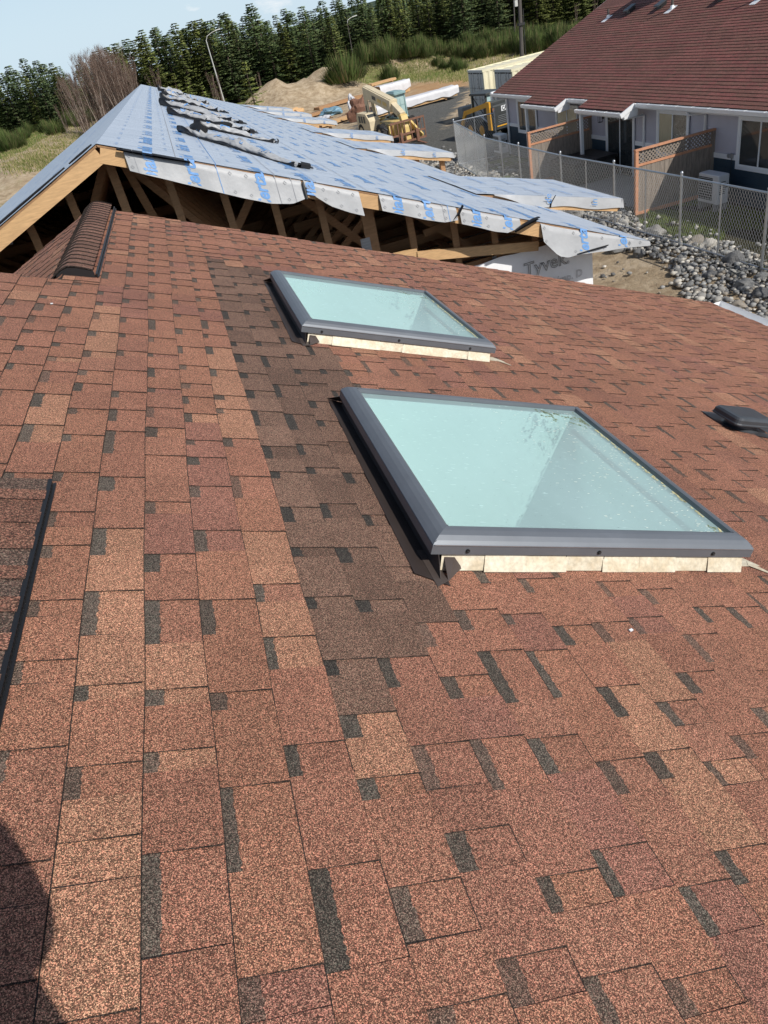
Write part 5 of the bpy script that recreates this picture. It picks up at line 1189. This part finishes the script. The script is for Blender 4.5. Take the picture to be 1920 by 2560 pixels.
# --- skid-steer loader behind the bungalow's far corner, local +x forward (to the left in the picture)
def skid_steer():
    q = on_ground(1266, 340); LP_ = (q.x + 1.55 * math.cos(R(101)), q.y + 1.55 * math.sin(R(101)), zt(q.x, q.y))
    t = thing('skid_steer_loader', 'orange-yellow and dark grey skid-steer loader half hidden behind the bungalow corner', 'loader', LP_, R(101))
    for x in (-.55, .55):
        for y in (-.68, .68): wheel(t, x, y, .42, .30, hub='cat')
    mb = MB(); mb.bbox((-1.35, -.5, .3), (1.0, .5, .95), 'machgrey', .04); mb.build('chassis', t, local=True)
    mb = MB(); mb.bbox((-1.62, -.78, .42), (-1.30, .78, 1.55), 'machgrey', .06); mb.box((-1.64, -.55, .55), (-1.621, .55, .60), 'cat')
    door = mb.build('rear_door', t, local=True)
    mb = MB()
    for i in range(5): mb.box((-1.635, -.45, .70 + i * .08), (-1.622, .45, .72 + i * .08), 'galv')
    mb.build('rear_grille', door, local=True)
    mb = MB(); mb.box((-1.632, -.30, 1.22), (-1.622, .22, 1.46), 'white'); put_text(mb, 'CAT', .26, lambda tx, ty: Vector((-1.636, .17 - tx * .78, 1.25 + ty)), 'machgrey', 2, bold=.01); mb.build('badge', door, local=True)
    for y in (-.86, .86):
        mb = MB(); mb.prism([(-1.55, y, .45), (-1.25, y, .45), (-1.2, y, 1.75), (-1.5, y, 1.75)], (0, -.10 if y > 0 else .10, 0), 'cat'); mb.build('lift_tower', t, local=True)
        mb = MB(); mb.beam((-1.35, y * .93, 1.65), (.9, y * .93, 1.25), .10, .22, 'cat'); mb.beam((.9, y * .93, 1.3), (1.5, y * .93, .45), .10, .20, 'cat'); mb.build('lift_arm', t, local=True)
        mb = MB(); mb.tube([(-1.0, y * .8, .8), (.0, y * .85, 1.35)], .045, 'galv', 8); mb.build('hydraulic_ram', t, local=True)
        mb = MB(); mb.box((-1.64, y * .82 - .06, 1.3), (-1.625, y * .82 + .06, 1.45), 'rust'); mb.build('tail_light', t, local=True)
    mb = MB(); mb.bbox((-1.25, -.62, 1.0), (-.55, .62, 1.7), 'machgrey', .05)
    for x in (-.75, .65):
        for y in (-.48, .48): mb.beam((x, y, .95), (x * .9, y, 2.02), .08, .08, 'machgrey', up=(1, 0, 0))
    for y in (-.48, .48): mb.beam((-.5, y, 1.0), (.6, y, 1.95), .03, .03, 'machgrey')
    cab = mb.build('cab', t, local=True)
    mb = MB(); mb.bbox((-.85, -.58, 2.0), (.78, .58, 2.1), 'machgrey', .03); mb.build('cab_roof', cab, local=True)
    mb = MB(); mb.box((-.74, -.44, 1.05), (-.73, .44, 1.98), 'cabglass'); mb.build('rear_window', cab, local=True)
    mb = MB(); mb.prism([(1.4, -.9, .1), (2.15, -.9, .05), (2.15, -.9, .08), (1.55, -.9, .2), (1.5, -.9, .75), (1.4, -.9, .75)], (0, 1.8, 0), 'rust'); mb.build('bucket', t, local=True)
skid_steer()
# --- stacks and scrap round the telehandler
def bundle(px, py, L_, W_, H_, rz, lab, m='woodlit', tarp=None, nm='lumber_stack', dz=0):
    p = on_ground(px, py); t = thing(nm, lab, 'lumber stack', (p.x, p.y, zt(p.x, p.y) + dz), rz); r = random.Random(int(px)); k = 0; z = .1
    for x in (-L_ * .35, L_ * .35):
        mb = MB(); mb.box((x - .06, -W_ / 2, 0), (x + .06, W_ / 2, .098), 'wood'); mb.build('bearer', t, local=True)
    mb = MB()
    while z < H_:
        y = -W_ / 2
        while y < W_ / 2 - .1: j = r.uniform(-.06, .06); mb.box((-L_ / 2 + j, y, z), (L_ / 2 + j, y + .13, z + .045), m); y += .14
        z += .05
    mb.build('boards', t, local=True)
    if tarp:
        mb = MB(); nx, ny = 40, 16; v = []
        for i in range(nx + 1):
            for j in range(ny + 1):
                x = -L_ / 2 - .1 + (L_ + .2) * i / nx; s_ = -1 + 2 * j / ny; w2 = W_ / 2 + .06; dropn = H_ * (.72 + .25 * noise.noise(Vector((x * .9, s_ * 2, px))))
                if abs(s_) < .55: y = s_ / .55 * w2; zz = H_ + .04 + .05 * noise.noise(Vector((x * 1.5, s_ * 3, 5)))
                else: y = math.copysign(w2 + .05 + .06 * noise.noise(Vector((x * 2.5, s_, 1))), s_); zz = H_ + .04 - dropn * (abs(s_) - .55) / .45
                v.append((x, y, zz))
        mb.mesh(v, [(i * (ny + 1) + j, (i + 1) * (ny + 1) + j, (i + 1) * (ny + 1) + j + 1, i * (ny + 1) + j + 1) for i in range(nx) for j in range(ny)], tarp); mb.build('tarp', t, local=True, smooth=True)
    return t
bundle(1040, 268, 7.0, 1.1, .75, R(8), 'long lumber stack under a white tarpaulin behind the telehandler', tarp='tarp')
bundle(985, 240, 3.0, 1.1, 1.05, R(10), 'tall sheathing stack with pale boards on top left of the long tarped stack', tarp='tarp'); 
bundle(960, 236, 2.8, .9, .3, R(12), 'low bare board stack behind the teal cab', nm='lumber_stack', dz=.9)
bundle(850, 262, 5.5, 1.1, .35, R(20), 'low bare lumber stack left of the boom, at the gravel edge', m='wood')
bundle(830, 312, 5.0, 1.2, .3, R(25), 'scattered long boards lying left of the telehandler')
bundle(770, 296, 4.2, 1.4, .28, R(15), 'loose boards beside the far porch roofs', m='wood')
def junk(px, py, nm, lab, cat, m, w_, h_, seed, bars=0):
    p = on_ground(px, py); t = thing(nm, lab, cat, (p.x, p.y, zt(p.x, p.y)), seed * .7); mb = MB(); vs, fs = stone_mesh(1, seed, 3, .7, .5); mb.mesh([(v[0] * w_, v[1] * w_ * .6, max(0, v[2] * h_ + h_ * .4)) for v in vs], fs, m); mb.build('sheet', t, local=True)
    for i in range(bars): mb = MB(); mb.beam((-w_ + i * .3, -.4 + i * .15, .1 + .1 * i), (w_ * .9, .5 - i * .2, .2 + .05 * i), .09, .05, 'wood' if i % 2 else 'rust'); mb.build('board', t, local=True)
junk(826, 288, 'scrap_pile', 'scrap heap with blue plastic left of the telehandler', 'scrap pile', 'bluetarp', 1.1, .7, 3, 4); junk(812, 303, 'tarp_heap', 'crumpled white sheet beside the scrap heap with blue plastic', 'sheet', 'tarp', .9, .5, 7, 2)
junk(885, 290, 'tarp_heap', 'white plastic hanging in a heap behind the telehandler boom', 'sheet', 'tarp', .6, 1.6, 11, 1); junk(905, 300, 'dirt_bag', 'reddish brown bulk bag behind the telehandler boom', 'bag', 'rust', .8, 1.7, 13, 0)
junk(868, 296, 'scrap_pile', 'reddish scrap boards heap between the boom and the blue plastic', 'scrap pile', 'rust', 1.0, .25, 17, 4); junk(745, 284, 'pallet_stack', 'small pale pallets at the end of the farthest porch roof', 'pallets', 'woodlit', .7, .6, 19, 3)
# --- poles
def street_lamp(px0, py0, px1, py1, lab, dist=None):
    b = on_ground(px0, py0); 
    if dist: d_ = ray(px0, py0); b = d_ * (dist / d_.y)
    d = ray(px1, py1); k = b.y / d.y; top = d * k; t = thing('street_lamp', lab, 'street lamp', b, 0, 'leaning lamp poles at the forest edge')
    mb = MB(); mb.tube([tuple(b - Vector((0, 0, 2))), tuple(top)], [.11, .055] if not dist or px0 < 700 else [.07, .04], 'lamp' if px0 < 700 else 'pole', 8); mb.build('pole', t)
    mb = MB(); q = top; K_ = 1 if px0 < 700 else .55; mb.tube([q - Vector((0, 0, .1)), q + Vector((.25, 0, .35)) * K_, q + Vector((.9, 0, .6)) * K_, q + Vector((1.4, 0, .7)) * K_], [.05, .045, .04, .04], 'lamp', 6); mb.build('arm', t)
    mb = MB(); e = q + Vector((1.35, 0, .68)) * K_; mb.prism([e + Vector((0, -.12, 0)), e + Vector((.7, -.1, .05)), e + Vector((.7, .1, .05)), e + Vector((0, .12, 0))], (0, 0, .1), 'lamp'); mb.build('lamp_head', t)
street_lamp(552, 224, 515, 100, 'pale leaning street lamp in front of the forest, left of the small fir', 108)
street_lamp(887, 170, 868, 55, 'thin grey street lamp against the dark firs above the dirt heaps', 112)
def utility_pole(px0, py0, px1, py1, dist, r, lab):
    d = ray(px0, py0); b = d * (dist / d.y); d = ray(px1, py1); top = d * (dist / d.y); ax = (top - b); t = thing('utility_pole', lab, 'pole', b)
    mb = MB(); mb.tube([tuple(b - ax * .5), tuple(b), tuple(top)], [r, r, r * .8], 'pole', 8); mb.build('pole', t, smooth=R(40))
    if r > .1:
        mb = MB(); mb.tube([tuple(b - ax * .1 + Vector((.33, 0, 0))), tuple(b + ax * .62 + Vector((.25, 0, 0)))], .035, 'dark', 5); mb.build('conduit', t)
        mb = MB(); c = b + ax * .46; mb.box(tuple(c - Vector((.25, .25, .08))), tuple(c + Vector((.25, .1, .08))), 'dark'); mb.box(tuple(c + Vector((-.42, -.2, 1.2))), tuple(c + Vector((-.2, 0, 1.6))), 'lamp'); mb.build('bracket', t)
utility_pole(1306, 165, 1296, -70, 62, .17, 'tall dark utility pole with conduit standing behind the containers'); utility_pole(1288, 100, 1282, -60, 96, .09, 'thin pale pole left of the tall dark utility pole')
# ------------------------------------------------------------------ vegetation
rv = random.Random(99)
def fir(h, rad, seed, n_wh, base=.06, sparse=1., tint=(1, 1, 1)):
    """conifer of height h: trunk tube and a crown of drooping boughs carrying leaf-sized needle sprays"""
    r = random.Random(seed); tr = MB(); tr.tube([(0, 0, -.4), (0, 0, h * .5), (0, 0, h * .98)], [h * .016, h * .009, .012], 'bark', 6); cr = MB()
    lean = Vector((r.uniform(-.02, .02), r.uniform(-.02, .02), 0))
    for w_ in range(n_wh):
        f = base + (1 - base) * (w_ + r.random() * .5) / n_wh; z = h * f; L_ = rad * (1 - f) ** .85 * r.uniform(.72, 1.18) + .05; nb = r.choice((4, 5, 6)) if f < .9 else 3; a0 = r.uniform(0, 6.3)
        for b in range(nb):
            if r.random() > sparse: continue
            a = a0 + b * 2 * math.pi / nb + r.uniform(-.35, .35); l = L_ * r.uniform(.6, 1.15); dr = r.uniform(-.05, .32) if f < .8 else r.uniform(-.7, -.25); g = r.uniform(.6, 1.4) * (.8 + .3 * f)
            ns = max(3, int(l / (h * .022)))
            for s_ in range(1, ns + 1):
                q = s_ / ns; rr_ = l * q; p = Vector((math.cos(a) * rr_, math.sin(a) * rr_, z - dr * rr_ + .10 * rr_ * q * (1 if f < .8 else 0))) + lean * z
                wd = (h * .0135) * (1.35 - .8 * q) * r.uniform(.8, 1.5)
                for k in range(4 if q < .75 else 5):
                    aa = a + r.uniform(-1.3, 1.3); e = p + Vector((math.cos(aa), math.sin(aa), r.uniform(-.55, .15))) * wd * 2.0; sd = Vector((-math.sin(aa), math.cos(aa), r.uniform(-.6, .6))) * wd * .55
                    c = g * r.uniform(.7, 1.25); col = (.115 * c * tint[0], .155 * c * tint[1], .065 * c * tint[2])
                    if r.random() < .06: col = (.17 * c, .18 * c, .07 * c)
                    cr.face([p - sd * .6, e - sd, e + Vector((0, 0, wd * .3)), p + sd * .8], 'fir1', col)
    return tr, cr
def proto(fn, names):
    os_ = [m_.build(n_) for m_, n_ in zip(fn, names)]; ms = [o.data for o in os_]
    for o in os_: bpy.data.objects.remove(o)
    return ms
firs = [proto(fir(10, rad, s_, n_, tint=ti), ('trunk', 'crown')) for rad, s_, n_, ti in ((2.3, 1, 34, (1, 1, 1)), (2.6, 2, 32, (.95, 1.0, .9)), (2.0, 3, 36, (1.25, 1.1, .8)), (2.8, 4, 32, (.9, .95, .95)), (2.2, 5, 34, (1.05, 1.05, .9)), (1.7, 6, 36, (1.35, 1.15, .75)))]
def plant(ms, names, nm, lab, cat, x, y, sc, group, sxy=1., z=None):
    t = thing(nm, lab, cat, (x, y, zt(x, y) if z is None else z), rv.uniform(0, 6.28), group)
    for me, n_ in zip(ms, names): o = bpy.data.objects.new(n_, me); COL.objects.link(o); o.parent = t; o.scale = (sc * sxy, sc * sxy, sc)
    return t
# skyline of the forest in the picture: (x, y of the tree tops), distance of the front row
SKYL = [(-160, 190, 150), (0, 180, 148), (50, 160, 145), (110, 158, 142), (160, 172, 140), (200, 165, 138), (250, 120, 136), (310, 92, 134), (345, 78, 132), (400, 66, 130), (460, 58, 130), (520, 46, 128), (560, 40, 128), (600, 30, 128), (622, 12, 128), (650, 36, 126), (700, 32, 124), (760, 22, 124), (820, 4, 122), (900, -12, 120), (1000, -30, 116), (1100, -60, 112), (1250, -110, 108), (1400, -150, 106), (1560, -190, 106), (1750, -240, 106), (1950, -280, 108)]
def skyl(px):
    for a, b in zip(SKYL[:-1], SKYL[1:]):
        if a[0] <= px <= b[0]: k = (px - a[0]) / (b[0] - a[0]); return a[1] + (b[1] - a[1]) * k, a[2] + (b[2] - a[2]) * k
    return SKYL[-1][1:]
TN_ = ('trunk', 'crown'); cnt = 0
for row, (dd, step, lab) in enumerate(((0, 22, 'dark green fir in the front row of the dense forest edge'), (6, 28, 'dark green fir standing just behind the front row of the forest edge'), (13, 32, 'dark green fir deep in the forest, only its top showing above the others'), (24, 44, 'dark green fir deep in the forest, only its top showing above the others'))):
    px = -150 + row * 7
    while px < 1600:
        sy, D = skyl(px); D += dd + rv.uniform(-2.5, 2.5); sy += rv.uniform(-14, 34) + (8 if row == 0 else 0)
        if rv.random() < .10 and row: sy -= rv.uniform(8, 16)
        d = ray(px, sy); top = d * (D / d.y); gx, gy = top.x, top.y; h = top.z - zt(gx, gy)
        if h > 3 and not (1480 < px and row > 1):
            ms = rv.choice(firs); plant(ms, TN_, 'fir_tree', lab, 'fir tree', gx, gy, h / 10, 'firs of the forest edge, row %s' % ('one', 'two', 'three', 'three')[row], rv.uniform(1.25, 1.9) * min(1, (11 / h) ** .35)); cnt += 1
        px += step * rv.uniform(.65, 1.35)
# a young open fir in front of the forest and a few small ones
yf = [proto(fir(6, 2.1, 41, 20, .04, .95, (1.9, 1.6, 1.0)), TN_), proto(fir(6, 1.7, 42, 18, .04, .95, (1.7, 1.5, .9)), TN_)]
for (px, py, top_, D, lab, k) in ((608, 268, 150, 72, 'young open-branched fir standing alone beyond the end of the blue roof', 0), (500, 262, 205, 88, 'small bushy fir left of the lone young fir', 1), (460, 245, 190, 100, 'small fir behind the far end of the ridge', 1), (430, 230, 180, 104, 'slim small fir right above the ridge end', 0)):
    d = ray(px, top_); tp_ = d * (D / d.y); h = tp_.z - zt(tp_.x, tp_.y); plant(yf[k], TN_, 'young_fir', lab, 'fir tree', tp_.x, tp_.y, h / 6, None, 1.0)
# bare alders
def alder(seed, h=10):
    r = random.Random(seed); tr = MB(); tw = MB()
    for s_ in range(5):
        a = r.uniform(0, 6.3); b = Vector((math.cos(a) * .3, math.sin(a) * .3, -.3)); out_ = Vector((math.cos(a), math.sin(a), 0)) * r.uniform(.4, 2.2); pts = [b + out_ * (q ** 1.3) + Vector((r.uniform(-.12, .12), r.uniform(-.12, .12), h * r.uniform(.9, 1.0) * q)) for q in (0, .25, .5, .75, 1)]
        tr.tube(pts, [.05, .042, .03, .018, .006], 'alderbark', 5)
        for i in range(60):
            q = r.uniform(.12, .98); k = min(3, int(q * 4)); p = pts[k] + (pts[k + 1] - pts[k]) * (q * 4 - k); aa = r.uniform(0, 6.3); l = r.uniform(.5, 1.5) * (1.1 - q * .5); dv = Vector((math.cos(aa) * .45, math.sin(aa) * .45, 1)).normalized()
            e = p + dv * l; sd = Vector((-math.sin(aa), math.cos(aa), 0)) * .008; tw.face([p - sd, p + sd, e + sd * .3, e - sd * .3], 'twig')
            for j in range(11):
                pp = p + dv * l * r.uniform(.2, 1); a3 = r.uniform(0, 6.3); ee = pp + Vector((math.cos(a3) * .3, math.sin(a3) * .3, r.uniform(.15, .7))) * r.uniform(.5, 1.0); s3 = Vector((-math.sin(a3), math.cos(a3), .2)) * .008; tw.face([pp - s3, pp + s3, ee], 'twig')
    return tr, tw
alds = [proto(alder(s_), ('trunk', 'twigs')) for s_ in (61, 62, 63)]
for i in range(34):
    px = 146 + i * 5.2 + rv.uniform(-6, 6); bell = math.sin(max(0, min(1, (px - 145) / 185)) * math.pi) ** .55; tpy = 262 - 150 * bell + rv.uniform(-6, 16); D = rv.uniform(96, 110); d = ray(px, tpy); p = d * (D / d.y); h = p.z - zt(p.x, p.y)
    if h > 2: plant(alds[i % 3], ('trunk', 'twigs'), 'bare_alder', 'leafless brown alder in the thicket left of the ridge end', 'alder', p.x, p.y, h / 10, 'leafless alders in the thicket', 1.1)
for px, tpy, D in ((520, 178, 110), (533, 184, 108), (885, 132, 112), (640, 180, 112), (372, 170, 112), (1490, 48, 100), (1440, 52, 101)):
    d = ray(px, tpy); p = d * (D / d.y); h = max(2.5, p.z - zt(p.x, p.y)); plant(alds[int(px) % 3], ('trunk', 'twigs'), 'bare_shrub', {520: 'leafless brown shrub left of the leaning lamp pole', 533: 'leafless shrub right behind the leaning lamp pole', 885: 'grey leafless shrub at the foot of the firs by the second lamp', 640: 'leafless shrub right of the lone young fir', 372: 'slim leafless stems right above the ridge end', 1490: 'grey leafless stems at the forest edge near the bungalow roof', 1440: 'pale leafless stems left of the bungalow rake'}[px], 'shrub', p.x, p.y, h / 10, None, .9)
# broom: hummocks of thin upright green stems
def broom(seed, h=2.0):
    r = random.Random(seed); mb = MB()
    for i in range(620):
        a = r.uniform(0, 6.3); rr_ = math.sqrt(r.random()) * 1.0; b = Vector((math.cos(a) * rr_ * .7, math.sin(a) * rr_ * .7, -.1)); hh = h * (1 - .55 * rr_ ** 2) * r.uniform(.55, 1.08)
        e = b + Vector((math.cos(a) * rr_ * .45 + r.uniform(-.15, .15), math.sin(a) * rr_ * .45 + r.uniform(-.15, .15), hh)); sd = Vector((math.cos(a + 1.57), math.sin(a + 1.57), 0)) * r.uniform(.010, .022); c = r.uniform(.6, 1.35); col = (.075 * c, .108 * c, .030 * c) if r.random() < .8 else (.15 * c, .13 * c, .06 * c)
        m_ = (b + e) / 2; mb.face([b + (m_ - b) * .3 - sd, b + (m_ - b) * .3 + sd, m_ + sd * 1.3, e, m_ - sd * 1.3], 'broom', col)
    return (mb,)
brs = [proto(broom(s_), ('foliage',))[0] for s_ in (81, 82, 83, 84)]
def grp_far(g): return g == 'broom behind the dirt heaps'
def add_broom(px, py, h, group, lab):
    p = on_ground(px, py)
    if p.y > 175 or (grp_far(group) and p.y < 106): return
    o = bpy.data.objects.new('broom_shrub', rv.choice(brs)); COL.objects.link(o); o.location = (p.x, p.y, zt(p.x, p.y)); s_ = h / 2 * rv.uniform(.75, 1.25); o.scale = (s_ * rv.uniform(1.1, 1.6), s_ * rv.uniform(1.1, 1.6), s_); o.rotation_euler = (0, 0, rv.uniform(0, 6.3)); tag(o, lab, 'broom shrub', group)
bands = [((0, 250), (300, 400), 56, 2.0, 'green broom shrub in the scrub left of the blue roof', 'broom left of the blue roof', 12), ((330, 600), (215, 262), 34, 1.9, 'green broom shrub in the band behind the far end of the blue roof', 'broom behind the ridge end', 0), ((600, 900), (168, 212), 46, 2.1, 'green broom shrub in the band between the dirt heaps and the firs', 'broom behind the dirt heaps', 0), ((900, 1500), (80, 150), 96, 2.2, 'green broom shrub on the bank behind the shipping containers', 'broom on the bank', 0)]
for (x0, x1), (ya, yb), n_, h, lab, grp, sl_ in bands:
    for i in range(n_):
        px = rv.uniform(x0, x1)
        if grp == 'broom left of the blue roof': py = rv.uniform(310 - px * .18, 400 - px * .42)
        elif grp == 'broom behind the ridge end': py = rv.uniform(-.12, .0) * (px - 330) + rv.uniform(222, 262)
        elif grp == 'broom behind the dirt heaps': py = 228 - (px - 600) * .14 + rv.uniform(-38, -4)
        else: py = 176 - (px - 900) * .085 + rv.uniform(-34, -4) - (12 if px < 1150 else 0)
        add_broom(px, py, h, grp, lab)
for px, py, h in ((865, 205, 3.2), (975, 203, 2.0), (1135, 170, 1.6), (1095, 165, 1.6), (1110, 172, 1.2), (1150, 176, 1.2), (838, 208, 2.0)): add_broom(px, py, h, 'lone broom clumps on the grass', 'separate green broom clump on the grass by the dirt heaps')
# grass: dry and green blades on the far verge and the left bank
mb = MB(); n = 0
while n < 7000:
    if n % 3: px, py = rv.uniform(880, 1500), rv.uniform(80, 205)
    else: px, py = rv.uniform(0, 330), rv.uniform(255, 430)
    d = ray(px, py)
    p = on_ground(px, py)
    if p.y > 150: n += 1; continue
    n += 1
    if n % 3 and p.z < -6.25 and p.x < 22: continue
    for k in range(8):
        x, y = p.x + rv.gauss(0, .4), p.y + rv.gauss(0, .4); h = rv.uniform(.08, .32); g = rv.uniform(.6, 1.3); col = (.13 * g, .15 * g, .04 * g) if rv.random() < .6 else (.30 * g, .25 * g, .13 * g)
        mb.face([(x - .03, y, zt(x, y) - .02), (x + .03, y, zt(x, y) - .02), (x + rv.uniform(-.06, .06), y, zt(x, y) + h)], 'broom', col)
tag(mb.build('grass'), 'mixed green and dry grass on the verge and the left bank', 'grass', kind='stuff')
# distant wooded hill closing the view behind the firs
def hill():
    v = []; nx, ny = 60, 8
    for j in range(ny + 1):
        for i in range(nx + 1):
            x = -220 + 900 * i / nx; y = 420 + 40 * j; v.append((x, y, -6 + 16 * S(-120, 260, x) * math.sin(j / ny * math.pi / 2) + 7 * noise.noise(Vector((x * .02, y * .02, 0)))))
    me = bpy.data.meshes.new('hill'); me.from_pydata(v, [], [(j * (nx + 1) + i, j * (nx + 1) + i + 1, (j + 1) * (nx + 1) + i + 1, (j + 1) * (nx + 1) + i) for j in range(ny) for i in range(nx)]); me.materials.append(mat('wooded_hill', (.035, .06, .035), .95, var=.5, vscale=.3, bump=2, bscale=.3)); o = bpy.data.objects.new('hill', me); COL.objects.link(o); tag(o, kind='structure')
hill()
